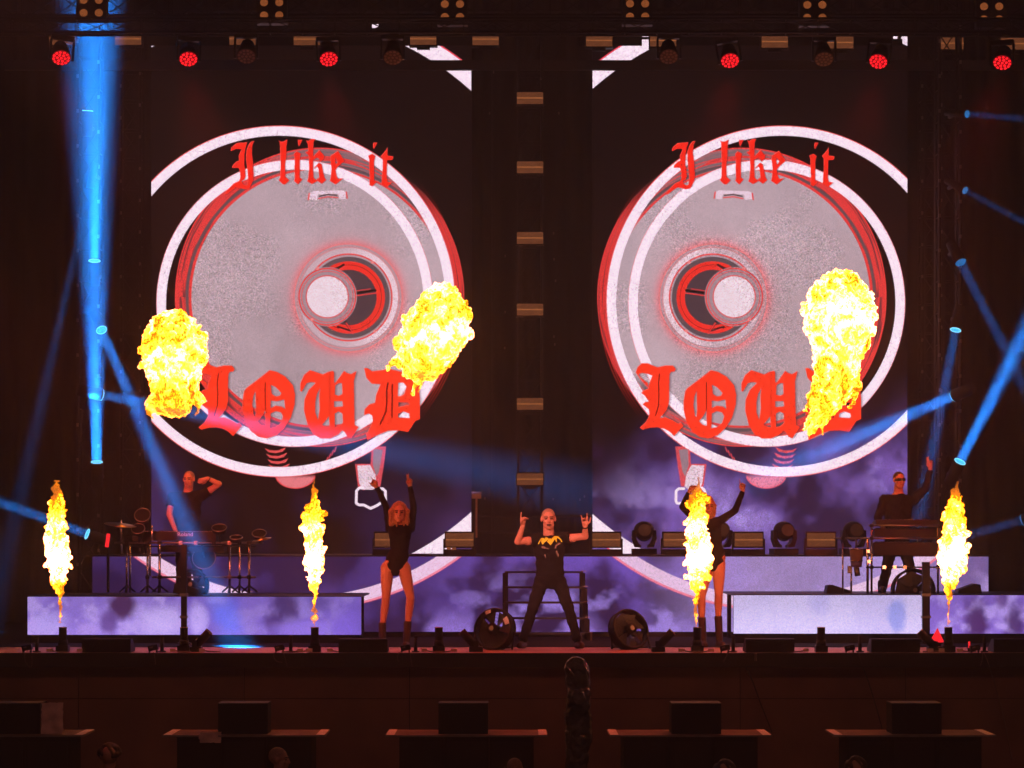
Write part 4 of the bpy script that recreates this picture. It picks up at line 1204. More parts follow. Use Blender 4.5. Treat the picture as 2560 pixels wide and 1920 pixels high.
for x, y, lab in ((124, 1621, 'pale cable plug left of the far left flame machine'), (199, 1621, 'pale cable plug right of the far left flame machine'), (432, 1615, 'pale cable plug left of the unlit machine at the left post'), (505, 1620, 'pale cable plug right of the tilted machine at the left post'),
               (751, 1617, 'pale cable plug left of the second flame machine'), (773, 1613, 'pale cable plug touching the second flame machine'), (825, 1621, 'pale cable plug right of the second flame machine'), (1061, 1620, 'pale cable plug left of the unlit machine by the left dancer'),
               (1135, 1622, 'pale cable plug right of the unlit machine by the left dancer'), (1704, 1616, 'bright cable plug left of the flame machine at the right dancer'), (1778, 1620, 'pale cable plug right of the flame at the right dancer'), (2015, 1618, 'pale cable plug left of the unlit machine on the right'),
               (2325, 1616, 'pale cable plug under the red triangle'), (2354, 1610, 'pale cable plug left of the far right flame machine'), (2400, 1618, 'pale cable plug right of the far right flame machine')):
    p = F(x, y + 5, -.42); p.z = .006; k = K(-.42)
    if cb is None:
        cb = thing('cable_plug', lab, 'plug', p); o = cb
        q = MB(); q.box((0, 0, 5.5 * k), (14 * k, .05, 8 * k)); part('body', q, M['tape'], cb, local=True)  # pale colour stands in for flame reflections on metal connectors
        q = MB(); q.tube([Vector((6 * k, 0, 4 * k)), Vector((16 * k, .03, 2 * k)), Vector((30 * k, .02, 1.6 * k)), Vector((46 * k, .05, 1.6 * k))], 1.5 * k); part('lead', q, M['cable'], cb, True, local=True)
    else: o = dup(cb, p, lab, rot=(0, 0, R(rr.choice((0, 180, 170, 10)))))
    o['group'] = 'cable plugs on the stage edge'

# red warning lights
MWARN = emis('red_warning', (1.0, .02, .03), 1.2, 'NONE')
a = F(2342, 1606, .1); k = K(.1); q = MB()
q.prism([a + Vector((-19 * k, 0, 0)), a + Vector((19 * k, 0, 0)), a + Vector((2 * k, 0, 36 * k))], (0, .012, 0))
w = thing('warning_triangle', 'glowing red triangle beside the tilted machine at the far right', 'warning light', (a.x, .1, .008))
part('plate', q, MWARN, w); q = MB(); q.span((a.x - .05, .1, .008), (a.x + .05, .13, a.z - .001)); part('foot', q, M['black_plastic'], w)
a = F(2423, 1608, -.2); q = MB(); q.cyl((a.x, -.2, .05), (a.x, -.2, .05 + 16 * K(-.2)), .012, n=8); 
w = thing('warning_lamp', 'small red pilot lamp right of the far right flame machine', 'warning light', (a.x, -.2, .006))
part('lamp', q, MWARN, w); q = MB(); q.cyl((a.x, -.2, .006), (a.x, -.2, .0495), .02, n=8); part('foot', q, M['black_plastic'], w)

# cables hanging over the stage edge
def cable(pts, lab, r=1.3, m='cable', Y=-.66, group='cables hanging over the stage edge'):
    P = []
    for i, (x, y, *dz) in enumerate(pts):
        P.append(F(x, y, Y + (dz[0] if dz else 0)))
    # smooth
    out = []
    for i in range(len(P) - 1):
        p0 = P[max(i - 1, 0)]; p1 = P[i]; p2 = P[i + 1]; p3 = P[min(i + 2, len(P) - 1)]
        for t in np.linspace(0, 1, 6, endpoint=False):
            out.append(.5 * ((2 * p1) + (-p0 + p2) * t + (2 * p0 - 5 * p1 + 4 * p2 - p3) * t * t + (-p0 + 3 * p1 - 3 * p2 + p3) * t ** 3))
    out.append(P[-1])
    q = MB(); q.tube(out, r * K(Y), 6)
    single('cable', q, M[m], lab, 'cable', group, True)
cable([(384, 1630), (387, 1645), (389, 1662)], 'short cable end hanging under the left post')
cable([(62, 1632), (64, 1655), (78, 1668), (80, 1640)], 'cable loop at the far left stage corner', 1.0)
cable([(695, 1626), (684, 1636), (690, 1652), (706, 1656)], 'thin pale cable loop left of the second flame machine', 1.1)
cable([(708, 1630), (714, 1650), (718, 1666)], 'cable end hanging right of the thin loop', 1.0)
cable([(1002, 1628), (994, 1640), (996, 1655)], 'thin cable hook under the left dancer', 1.0)
cable([(1024, 1630), (1028, 1652), (1031, 1668)], 'cable hanging straight under the left dancer', 1.0)
cable([(1820, 1622), (1818, 1636), (1808, 1656)], 'reddish cable end under the right dancer', 1.4)
cable([(1889, 1632), (1889, 1652)], 'short thick cable end under the monitor right of the right dancer', 3.0, 'cable')
cable([(2454, 1628), (2456, 1645), (2450, 1666)], 'pale cable end hanging right of the far right flame', 1.3)
cable([(2459, 1632), (2466, 1646), (2472, 1662), (2490, 1720, .1), (2510, 1800, .1), (2530, 1900, .1)], 'long cable running down the stage front at the far right', 1.2)
cable([(2146, 1634), (2152, 1655), (2166, 1690, .1), (2182, 1740, .1), (2206, 1822, .1)], 'long black cable running down below the lavender riser', 1.6, 'cable_black')
cable([(1861, 1662, .1), (1880, 1700, .1), (1902, 1760, .1), (1930, 1830, .1)], 'long black cable running down below the right dancer', 1.6, 'cable_black')
# ------------------------------------------------------------------ decks with boxes in front of the stage
YD = -2.5; kd = K(YD)
DZ = F(0, 1838, YD).z
wd = 406 * kd; dd = .8
deck = thing('subwoofer_deck', 'x', 'platform', (0, YD, GZ))
q = MB(); q.span((-wd / 2, 0, DZ - GZ - .022), (wd / 2, dd, DZ - GZ)); part('top_board', q, M['deck_top'], deck, local=True)
for s in (-1, 1):
    q = MB(); q.span((s * (wd / 2 - .10), .004, DZ - GZ + .001), (s * (wd / 2 - .008), dd - .01, DZ - GZ + .005)); part('edge_tape', q, M['tape'], deck, local=True)
q = MB(); q.span((-wd / 2, -.006, DZ - GZ - .02), (wd / 2, -.001, DZ - GZ - .002)); part('front_lip', q, M['dull_steel'], deck, local=True)
nb = 3; bw = (wd - .30) / nb
for i in range(nb):
    x0 = -wd / 2 + .15 + i * bw
    q = MB(); q.span((x0 + .004, .06, 0), (x0 + bw - .004, dd - .05, DZ - GZ - .025)); part('cabinet', q, M['black_cloth'], deck, local=True)
    q = MB(); q.span((x0 + .03, .048, .05), (x0 + bw - .03, .058, DZ - GZ - .08)); part('grille', q, M['black_metal'], deck, local=True)
decks = [(4, 'black subwoofer deck at the far left with a crumpled pale sheet on it'), (609, 'black subwoofer deck second from left with a pale cloth over its edge'), (1166, 'black subwoofer deck in the middle, left of the wrapped camera'),
         (1727, 'black subwoofer deck right of the wrapped camera'), (2288, 'black subwoofer deck at the far right')]
o = deck
for i, (x, lab) in enumerate(decks):
    loc = (F(x, 1838, YD).x, YD, GZ)
    if i == 0: deck.location = loc; deck['label'] = lab
    else: o = dup(deck, loc, lab)
    o['group'] = 'subwoofer decks in front of the stage'
sp = None
for x, y0, lab in ((38, 1760, 'black speaker box on the far left deck'), (607, 1758, 'black speaker box on the second deck from left'), (1158, 1757, 'black speaker box on the middle deck'), (1741, 1753, 'black speaker box on the deck right of the wrapped camera'), (2292, 1749, 'black speaker box on the far right deck')):
    p = F(x, 1838, -2.35); p.z = DZ + .002
    if sp is None:
        sp = thing('speaker_box', lab, 'speaker', p); o = sp
        k = K(-2.35); w = 124 * k; h = 76 * k
        q = MB(); q.span((-w / 2, 0, 0), (w / 2, .42, h)); part('cabinet', q, M['black_plastic'], sp, local=True)
        q = MB(); q.span((-w / 2 + .015, -.008, .015), (w / 2 - .015, -.001, h - .015)); part('grille', q, M['black_cloth'], sp, local=True)
        q = MB(); q.span((-w / 2, .02, h + .0005), (w / 2, .40, h + .004)); part('top_panel', q, M['black_plastic'], sp, local=True)
    else: o = dup(sp, p, lab)
    o['group'] = 'speaker boxes on the decks'
# pale sheet on the first deck, pale cloth on the second
def crumple(name, x0, y0, x1, y1, Y, seed, lab):
    a = F(x0, y1, Y); b2 = F(x1, y0, Y); q = MB(); n = 14; vs = []; fs = []
    for j in range(n + 1):
        for i in range(n + 1):
            x = a.x + (b2.x - a.x) * i / n; z = a.z + (b2.z - a.z) * j / n
            e = mnoise.noise(Vector((x * 9, z * 9, seed)))
            ed = .018 * mnoise.noise(Vector((x * 30, z * 30, seed + 4)))
            vs.append((x + ed, Y + .05 * e, z + ed * .7))
    for j in range(n):
        for i in range(n):
            fs.append((j * (n + 1) + i, j * (n + 1) + i + 1, (j + 1) * (n + 1) + i + 1, (j + 1) * (n + 1) + i))
    m = len(vs); vs += [(x, y + .02, z) for x, y, z in vs]; fs += [tuple(i + m for i in reversed(f)) for f in fs]
    q.add(vs, fs)
    return single(name, q, M['pink_sheet'], lab, 'sheet', None, True)
crumple('paper_sheet', 104, 1757, 157, 1836, -2.28, 3, 'crumpled pale sheet standing on the far left deck beside its speaker box')
crumple('draped_cloth', 498, 1830, 552, 1857, -2.53, 8, 'pale cloth hanging over the front of the second deck')

# ------------------------------------------------------------------ wrapped camera on a pedestal
YC = -3.0
cw = thing('wrapped_camera', 'remote camera on a pedestal wrapped in shiny black plastic', 'camera', (F(1443, 1900, YC).x, YC, GZ))
q = MB(); r = random.Random(5)
k = K(YC)
prof = [(1440, 1646, 20), (1442, 1668, 30), (1444, 1700, 33), (1447, 1735, 30), (1443, 1765, 31), (1446, 1800, 33), (1448, 1840, 35), (1444, 1870, 30), (1440, 1920, 28), (1440, 1990, 30)]
q.loft([(F(x, y, YC), w * k, w * k * .8) for x, y, w in prof], 20)
q.ell(F(1441, 1652, YC), (20 * k, 18 * k, 10 * k))
q.box(F(1446, 1752, YC - .1), (.24, .2, .26)); q.cyl(F(1446, 1745, YC - .1), F(1446, 1745, YC - .42), .07, .08, 12)
me = fuse(q, .014, 2)
for v in me.vertices:
    e = mnoise.turbulence(v.co * 9, 3, True)
    v.co += v.normal * (e - .4) * .035
me.transform(Matrix.Translation(-wloc(cw)))
o = link('plastic_cover', me, M['plastic_wrap'], cw, True)
q = MB(); q.cyl((cw.location.x, YC, GZ), (cw.location.x, YC, F(1440, 1950, YC).z), .09, n=12); part('pedestal', q, M['black_metal'], cw, True)
q = MB(); q.cyl((cw.location.x, YC, GZ), (cw.location.x, YC, GZ + .04), .3, n=16); part('base', q, M['black_metal'], cw, True)
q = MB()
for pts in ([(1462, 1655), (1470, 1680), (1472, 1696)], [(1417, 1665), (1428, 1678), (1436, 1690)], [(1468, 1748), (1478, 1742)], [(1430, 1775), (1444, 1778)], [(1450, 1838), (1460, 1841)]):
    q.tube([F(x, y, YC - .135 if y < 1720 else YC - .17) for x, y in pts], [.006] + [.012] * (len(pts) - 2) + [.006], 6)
part('fold_glint', q, M['chrome'], cw, True)  # chrome strips along the folds stand in for glints on the plastic

# ------------------------------------------------------------------ floor fans
def make_fan(label, rad):
    t = thing('floor_fan', label, 'fan')
    q = MB(); q.torus((0, 0, 0), rad, .016, (0, 1, 0), 36, 8); q.torus((0, .12, 0), rad, .012, (0, 1, 0), 36, 6)
    n = 36; vs = []
    for y in (0, .12):
        for i in range(n):
            a = 2 * math.pi * i / n; vs.append((rad * math.cos(a), y, rad * math.sin(a)))
    q.add(vs, [(i, (i + 1) % n, n + (i + 1) % n, n + i) for i in range(n)])
    part('shroud', q, M['black_metal'], t, True, local=True)
    q = MB()
    for j in range(1, 7): q.torus((0, -.012 - .015 * (1 - j / 7), 0), rad * j / 7, .0022, (0, 1, 0), 32, 4)
    for j in range(12):
        a = 2 * math.pi * j / 12; q.cyl((.06 * math.cos(a), -.028, .06 * math.sin(a)), (rad * math.cos(a), -.010, rad * math.sin(a)), .0022, n=4)
    part('grille', q, M['black_metal'], t, local=True)
    q = MB()
    for j in range(7):
        a0 = j * math.pi * 2 / 7 + .3; vs = []
        for s in range(6):
            rr_ = .05 + (rad * .93 - .05) * s / 5; w = .40 + .02 * s / 5
            for e, yy in ((-w, .03), (w, .085)):
                vs.append((rr_ * math.cos(a0 + e), yy, rr_ * math.sin(a0 + e)))
        q.add(vs, [(2 * s, 2 * s + 1, 2 * s + 3, 2 * s + 2) for s in range(5)])
    part('blades', q, M['plastic_wrap'], t, True, local=True)
    q = MB(); q.cyl((0, -.036, 0), (0, .11, 0), .065, n=18); hb = part('hub', q, M['black_plastic'], t, True, local=True)
    q = MB(); q.cyl((0, -.040, 0), (0, -.037, 0), .03, n=14); part('hub_badge', q, M['dull_steel'], hb, local=True)
    q = MB(); q.cyl((0, .11, 0), (0, .26, 0), .07, .055, 14); part('motor', q, M['black_plastic'], t, True, local=True)
    return t
def stand(fan, x, Y, rad, lean):
    w = thing('fan_stand', 'black tube stand under the ' + fan['label'].split(' with')[0], 'stand')
fk = K(.35)
fan = make_fan('tilted round floor fan left of the singer with a painted bright reflection', 51 * fk)
p = F(1232, 1572, .35); fan.location = p; fan.rotation_euler = (R(-14), R(6), R(-30)); fan['group'] = 'floor fans on stage'
def legs(fan, rad, floor):
    inv = fan.rotation_euler.to_matrix().inverted()
    q = MB()
    for s in (-1, 1):
        a = Vector((s * (rad + .018), .06, 0)); z = fan.location.z - floor
        b = inv @ Vector((s * (rad * .95), -.10, -z + .012)); c = inv @ Vector((s * (rad * .95), .28, -z + .012))
        q.tube([a, b, c], .012, 6)
    q.tube([inv @ Vector((-rad * .95, .28, -z + .012)), inv @ Vector((rad * .95, .28, -z + .012))], .012, 6)
    part('stand', q, M['black_metal'], fan, True, local=True)
legs(fan, 51 * fk, .006)
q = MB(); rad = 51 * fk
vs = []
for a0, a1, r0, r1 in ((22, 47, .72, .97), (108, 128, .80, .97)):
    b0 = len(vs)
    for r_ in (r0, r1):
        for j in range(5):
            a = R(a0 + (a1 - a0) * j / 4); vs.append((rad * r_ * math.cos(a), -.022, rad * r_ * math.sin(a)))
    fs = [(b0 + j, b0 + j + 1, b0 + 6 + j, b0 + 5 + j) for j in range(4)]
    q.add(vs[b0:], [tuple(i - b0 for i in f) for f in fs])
part('painted_reflection', q, M['tape'], fan, local=True)  # white patches painted on as the bright reflection in the fan
fan2 = make_fan('tilted round floor fan right of the singer on a tube stand', 50 * fk)
fan2.location = F(1577, 1572, .45); fan2.rotation_euler = (R(-20), R(-8), R(34)); fan2['group'] = 'floor fans on stage'
legs(fan2, 50 * fk, .006)
fan3 = make_fan('round fan on the keyboard riser behind the right post', 53 * K(2.6))
fan3.location = F(2286, 1476, 2.7); fan3.rotation_euler = (R(-8), 0, R(8)); fan3['group'] = 'floor fans on stage'
legs(fan3, 53 * K(2.6), RISERTOP - .02)
fan4 = make_fan('round fan on the drum riser beside the left post', 38 * K(2.9))
fan4.location = F(478, 1462, 2.9); fan4.rotation_euler = (R(-10), 0, R(-12)); fan4['group'] = 'floor fans on stage'
legs(fan4, 38 * K(2.9), RISERTOP - .0)

# posts in front of the risers
for x, y0, lab in ((460, 1362, 'black square post standing before the drum riser'), (2315, 1405, 'black square post standing before the keyboard riser')):
    a = F(x - 7 if x < 1000 else x - 9, 1500, 2.0); b2 = F(x + 7 if x < 1000 else x + 9, y0, 2.0)
    t = thing('black_post', lab, 'post', ((a.x + b2.x) / 2, 2.0, .008), 'black posts before the risers')
    q = MB(); q.span((a.x, 1.97, .02), (b2.x, 2.05, b2.z)); part('tube', q, M['black_metal'], t)
    q = MB(); q.span((a.x - .05, 1.92, .009), (b2.x + .05, 2.1, .02)); part('base_plate', q, M['black_metal'], t)
    for za, zb_ in ((.62, .66), (.34, .37)):
        q = MB(); q.span((a.x - .012, 1.955, za), (b2.x + .012, 2.065, zb_)); part('clamp', q, M['dull_steel'], t)
# wedges on the risers
for x0, x1, top, lab, sgn in ((2066, 2128, 1467, 'dark wedge monitor on the keyboard riser under the drum pad', 1), (2395, 2455, 1464, 'dark wedge monitor at the right end of the keyboard riser', -1), (432, 500, 1462, 'dark wedge monitor on the drum riser beside the left post', 1)):
    Y = 2.75; a = F(x0, 1488, Y); b2 = F(x1, top, Y); z0 = RISERTOP + .001; q = MB(); z1 = z0 + (1488 - top) * K(Y)
    w = b2.x - a.x
    prof = [(0, 0), (w, 0), (w * .96, (z1 - z0) * .35), (w * .25, (z1 - z0)), (w * .06, (z1 - z0) * .9)]
    if sgn < 0: prof = [(w - x, z) for x, z in reversed(prof)]
    q.prism([Vector((a.x + x, Y, z0 + z)) for x, z in prof], (0, .3, 0))
    single('wedge_monitor', q, M['black_plastic'], lab, 'speaker', 'wedge monitors on the risers')

# ------------------------------------------------------------------ left rig: drum rack, pads, cymbals, keyboard
YK = 2.95; kk = K(YK)
rack = thing('drum_rack', 'chrome tube drum rack with clamps on the left riser', 'drum rack', (F(470, 1488, YK).x, YK, RISERTOP))
def post(x, y0, y1, rpx, parent, Y=YK, m='chrome', name='post'):
    a = F(x, y0, Y); q = MB(); z1 = RISERTOP if y1 is None else F(x, y1, Y).z
    q.cyl((a.x, Y, z1), (a.x, Y, a.z), rpx * kk, n=10); part(name, q, M[m], parent, True)
for x, y0, y1, r_, dY in ((317, 1354, None, 2.6, 0), (325, 1364, None, 2.6, .15), (369, 1364, None, 2.8, 0), (375, 1362, 1440, 2.4, .1), (399, 1362, None, 3.2, .05), (380, 1314, 1352, 2.6, 0), (574, 1364, None, 3.0, 0), (599, 1366, None, 2.6, .12), (623, 1364, None, 3.2, 0), (303, 1300, 1386, 2.0, .1)):
    post(x, y0, y1, r_, rack, YK + dY)
for (x0, x1, y, r_, m) in ((286, 656, 1357, 2.6, 'dull_steel'), (380, 640, 1443, 2.6, 'dull_steel'), (330, 640, 1366, 1.6, 'black_metal')):
    a = F(x0, y, YK); b2 = F(x1, y, YK); q = MB(); q.cyl(a, b2, r_ * kk, n=8); part('cross_bar', q, M[m], rack, True)
for x, y in ((317, 1357), (369, 1357), (399, 1357), (574, 1357), (599, 1357), (623, 1357), (399, 1443), (369, 1443), (574, 1443), (599, 1443), (623, 1443), (452, 1357), (490, 1357), (535, 1357)):
    q = MB(); c = F(x, y, YK - .03); q.box(c, (9 * kk, .07, 9 * kk)); q.cyl(c + Vector((0, -.03, 0)), c + Vector((0, -.08, .01)), 2 * kk, n=6); part('clamp', q, M['black_plastic' if x % 2 else 'dull_steel'], rack)
for x in (317, 369, 399, 574, 599, 623):
    q = MB(); a = F(x, 1480, YK)
    for an in (-90, 30, 150):
        q.cyl((a.x, YK, RISERTOP + .10), (a.x + .12 * math.cos(R(an)), YK + .12 * math.sin(R(an)), RISERTOP + .012), .012, n=6)
    part('tripod_foot', q, M['black_plastic'], rack, True)
def pad(x, y, rpx, tilt, lab, stick=True, Y=YK - .1):
    c = F(x, y, Y); t = thing('drum_pad', lab, 'drum pad', c, 'electronic drum pads')
    rot = Matrix.Rotation(R(tilt), 3, 'X')
    q = MB(); up = rot @ Vector((0, 0, 1)); q.cyl(c - up * .05, c, rpx * kk * .92, rpx * kk, 20); part('shell', q, M['black_plastic'], t, True)
    q = MB(); q.cyl(c + up * .001, c + up * .006, rpx * kk * .95, n=20); part('head', q, M['black_cloth'], t)
    q = MB(); q.torus(c + up * .004, rpx * kk * .97, .008, up, 24, 5); part('hoop', q, M['dull_steel'], t, True)
    q = MB(); q.cyl(c - up * .05, Vector((c.x, YK, F(x, 1357, YK).z)), .012, n=6); part('arm', q, M['black_metal'], t, True)
pad(356, 1288, 20, 60, 'dark drum pad highest on the left rack near the cymbal')
pad(345, 1322, 17, 50, 'dark drum pad under the highest pad on the left rack')
pad(548, 1320, 19, 30, 'dark drum pad right of the keyboard on the left rack')
pad(648, 1334, 18, 35, 'dark drum pad at the right end of the left rack')
pad(590, 1344, 16, 20, 'small dark drum pad between the right pads of the left rack')
pad(510, 1395, 30, 70, 'wide dark drum pad low behind the left rack', Y=YK + .3)
def cymbal(x0, y0, x1, y1, lab):
    a = F(x0, y0, YK - .15); b2 = F(x1, y1, YK - .15); c = (a + b2) / 2; d = (b2 - a).normalized(); up = Vector((-d.z, -.12, d.x)).normalized()
    t = thing('cymbal', lab, 'cymbal', c, 'cymbals on the drum rack')
    r_ = (b2 - a).length / 2; rot = Vector((0, 0, 1)).rotation_difference(up).to_matrix()
    q = MB(); n = 24; vs = []
    for rr_, z in ((.012, .022), (r_ * .22, .018), (r_ * .25, .010), (r_, -.006), (r_, -.010)):
        for i in range(n): vs.append(c + rot @ Vector((rr_ * math.cos(2 * math.pi * i / n), rr_ * math.sin(2 * math.pi * i / n), z)))
    q.add(vs, [(j * n + i, j * n + (i + 1) % n, (j + 1) * n + (i + 1) % n, (j + 1) * n + i) for j in range(4) for i in range(n)]); part('plate', q, M['bronze'], t, True)
    q = MB(); q.cyl(c - up * .05, c + up * .04, .008, n=6); q.cyl(c - up * .05, Vector((c.x, YK, F(x0, 1357, YK).z)), .010, n=6); part('rod', q, M['dull_steel'], t, True)
cymbal(261, 1306, 341, 1316, 'thin bronze cymbal at the left end of the drum rack')
cymbal(630, 1352, 678, 1343, 'thin bronze cymbal at the right end of the drum rack')

def keyboard(x0, x1, y0, y1, Y, lab, text=None, label_group='keyboards', rear=True):
    a = F(x0, y1, Y); b2 = F(x1, y0, Y); t = thing('keyboard', lab, 'keyboard', ((a.x + b2.x) / 2, Y, a.z), label_group)
    q = MB(); q.prism([Vector((a.x, Y, a.z)), Vector((a.x, Y, b2.z)), Vector((a.x, Y + .3, b2.z - .02)), Vector((a.x, Y + .34, a.z))], (b2.x - a.x, 0, 0)); cs = part('case', q, M['black_plastic'], t)
    n = int((b2.x - a.x - .1) / .024); q = MB(); q2 = MB()
    for i in range(n):
        x = a.x + .05 + i * .024; q.box((x + .012, Y + .345, b2.z - .005), (.021, .13, .018))
        if i % 7 in (0, 1, 3, 4, 5): q2.box((x + .024, Y + .32, b2.z + .008), (.011, .08, .012))
    part('white_keys', q, M['tape'], t); part('black_keys', q2, M['black_plastic'], t)
    q = MB()
    for i in range(8): q.cyl((a.x + .1 + i * .05, Y + .12, b2.z - .012), (a.x + .1 + i * .05, Y + .12, b2.z + .012), .010, n=8)
    part('knobs', q, M['dull_steel'], t)
    if text:
        cu = bpy.data.curves.new('txt', 'FONT'); cu.body = text[0]; cu.size = text[3]; cu.align_x = 'CENTER'; cu.align_y = 'CENTER'; cu.extrude = .001
        ob = bpy.data.objects.new('txt', cu); COL.objects.link(ob)
        dg = bpy.context.evaluated_depsgraph_get(); me = bpy.data.meshes.new_from_object(ob.evaluated_get(dg)); bpy.data.objects.remove(ob)
        me.transform(Matrix.Translation(F(text[1], text[2], Y - .003) - wloc(t)) @ Matrix.Rotation(R(90), 4, 'X'))
        link('lettering', me, M['pale_text'], cs)
    return t
M['pale_text'] = mat('pale_text', (.9, .8, .8), .5, 0, .05)
keyboard(331, 540, 1329, 1352, YK + .12, 'long black keyboard with pale maker lettering on the left rack', ('Roland', 463, 1336, .075), 'keyboards on the left rack')
keyboard(394, 560, 1364, 1380, YK + .22, 'second dark keyboard under the lettered one on the left rack', None, 'keyboards on the left rack')
q = MB(); c = F(269, 1351, 3.3)
q.box(c, (8 * K(3.3), .05, 34 * K(3.3)), Matrix.Rotation(R(8), 3, 'Y'))
w = thing('rack_light', 'small red light strip left of the drum rack', 'warning light', (c.x, 3.3, RISERTOP))
part('strip', q, MWARN, w); q = MB(); q.cyl((c.x, 3.34, RISERTOP), (c.x, 3.34, c.z - .08), .02, n=8); part('stand', q, M['black_metal'], w)

# ------------------------------------------------------------------ right rig
YQ = 2.6
ks = thing('keyboard_stand', 'chrome and black keyboard stand on the right riser', 'keyboard stand', (F(2250, 1488, YQ).x, YQ, RISERTOP))
for x, y0, y1, r_, dY in ((2179, 1312, None, 2.8, 0), (2169, 1345, None, 3.4, .12), (2107, 1356, None, 2.2, .0), (2128, 1420, None, 2.6, .05), (2345, 1312, None, 2.8, 0)):
    post(x, y0, y1, r_, ks, YQ + dY)
for (x0, x1, y, r_, m) in ((2172, 2350, 1314, 2.4, 'dull_steel'), (2085, 2350, 1346, 2.2, 'dull_steel'), (2165, 2350, 1418, 2.0, 'black_metal')):
    a = F(x0, y, YQ - .02); b2 = F(x1, y, YQ - .02); q = MB(); q.cyl(a, b2, r_ * kk, n=8); part('cross_bar', q, M[m], ks, True)
for x, y in ((2179, 1314), (2179, 1346), (2107, 1346), (2179, 1418), (2210, 1418), (2236, 1418), (2262, 1418), (2345, 1418), (2170, 1378), (2172, 1404)):
    q = MB(); c = F(x, y, YQ - .06); q.box(c, (8 * kk, .06, 8 * kk)); part('clamp', q, M['black_plastic' if x % 2 else 'chrome'], ks)
keyboard(2186, 2345, 1321, 1343, YQ + .12, 'dark keyboard on the right stand before the right keyboard player', None, 'keyboards on the right stand')
keyboard(2184, 2345, 1356, 1388, YQ + .16, 'deep dark keyboard case low on the right stand', None, 'keyboards on the right stand')
keyboard(2190, 2345, 1300, 1311, YQ + .06, 'thin dark keyboard on top of the right stand', None, 'keyboards on the right stand')
dp = thing('hanging_drum', 'small bucket shaped drum with orange and blue light painted on its shell, hanging on the right stand', 'drum', F(2141, 1395, YQ))
c0 = F(2141, 1372, YQ - .05); c1 = F(2141, 1402, YQ - .05); c2 = F(2141, 1418, YQ - .05)
q = MB(); q.cyl(c1, c0, 15 * kk, 17 * kk, 20); part('shell', q, mat('orange_lit_shell', (.30, .16, .10), .5), dp, True)  # orange light painted into the upper shell colour
q = MB(); q.cyl(c2, c1 - Vector((0, 0, .001)), 13 * kk, 15 * kk, 20); part('bottom_shell', q, mat('blue_lit_shell', (.22, .18, .50), .35), dp, True)  # blue light painted into the lower shell colour
q = MB(); q.torus(c0, 17 * kk, 1.4 * kk, (0, 0, 1), 24, 5); q.torus(c1, 15.2 * kk, 1.2 * kk, (0, 0, 1), 24, 5); part('hoop', q, M['chrome'], dp, True)
q = MB(); q.cyl(c0 + Vector((0, .05, .01)), F(2141, 1346, YQ), .012, n=6); part('hanger', q, M['dull_steel'], dp, True)
q = MB(); q.box(F(2124, 1424, YQ), (10 * kk, .05, 18 * kk)); part('clamp', q, M['dull_steel'], dp)
q = MB(); q.cyl(c2, F(2144, 1440, YQ - .05), 7 * kk, n=12); part('spigot', q, M['dull_steel'], dp, True)
# ------------------------------------------------------------------ people
def axes(fwd, up=(0, 0, 1)):
    f = Vector(fwd).normalized(); r = f.cross(Vector(up)).normalized(); u = r.cross(f)
    return r, f, u          # right of the person looking along f, forward, up

def head(parts, eyes, brows, mouth, c, s, fwd, up=(0, 0, 1), open_mouth=False, jaw=1.0):
    """c: centre of the head, s: 1 for a head 0.24 m high"""
    r, f, u = axes(fwd, up)
    rot = Matrix((r, f, u)).transposed()
    P = lambda x, y, z: Vector(c) + (r * x + f * y + u * z) * s
    parts.ell(P(0, -.016, .030), (.076 * s, .094 * s, .088 * s), rot, 18, 12)
    parts.ell(P(0, .022, -.030), (.060 * s, .066 * s, .078 * s), rot, 16, 10)
    parts.ell(P(0, .042, -.088), (.036 * s * jaw, .036 * s, .028 * s), rot)
    parts.ell(P(-.040, .020, -.062), (.022 * s * jaw, .04 * s, .034 * s), rot); parts.ell(P(.040, .020, -.062), (.022 * s * jaw, .04 * s, .034 * s), rot)
    parts.cap(P(0, .082, .022), .010 * s, P(0, .106, -.022), .014 * s, 10)
    parts.ell(P(-.012, .096, -.026), (.009 * s,) * 3); parts.ell(P(.012, .096, -.026), (.009 * s,) * 3)
    parts.cap(P(-.040, .070, .024), .011 * s, P(.040, .070, .024), .011 * s, 8)
    for sx in (-1, 1):
        parts.ell(P(sx * .043, .064, -.020), (.018 * s, .014 * s, .016 * s), rot)
        parts.ell(P(sx * .080, -.004, .000), (.010 * s, .022 * s, .033 * s), rot)
    parts.cap(P(-.018, .086, -.052), .008 * s, P(.018, .086, -.052), .008 * s, 8)
    parts.cap(P(-.014, .083, -.070), .009 * s, P(.014, .083, -.070), .009 * s, 8)
    for sx in (-1, 1):
        e = MB(); e.ell(P(sx * .031, .0775, .008), (.0165 * s, .007 * s, .0085 * s), rot, 10, 6); eyes.append(e)  # dark eyes drawn larger to carry the eye socket shadow
        b = MB(); b.cap(P(sx * .016, .087, .028), .0060 * s, P(sx * .050, .075, .030), .0050 * s, 6); brows.append(b)
    m = MB()
    if open_mouth: m.ell(P(0, .088, -.061), (.024 * s, .010 * s, .016 * s), rot, 12, 8)
    else: m.ell(P(0, .0925, -.060), (.022 * s, .004 * s, .0035 * s), rot, 12, 6)
    mouth.append(m)
    return r, f, u

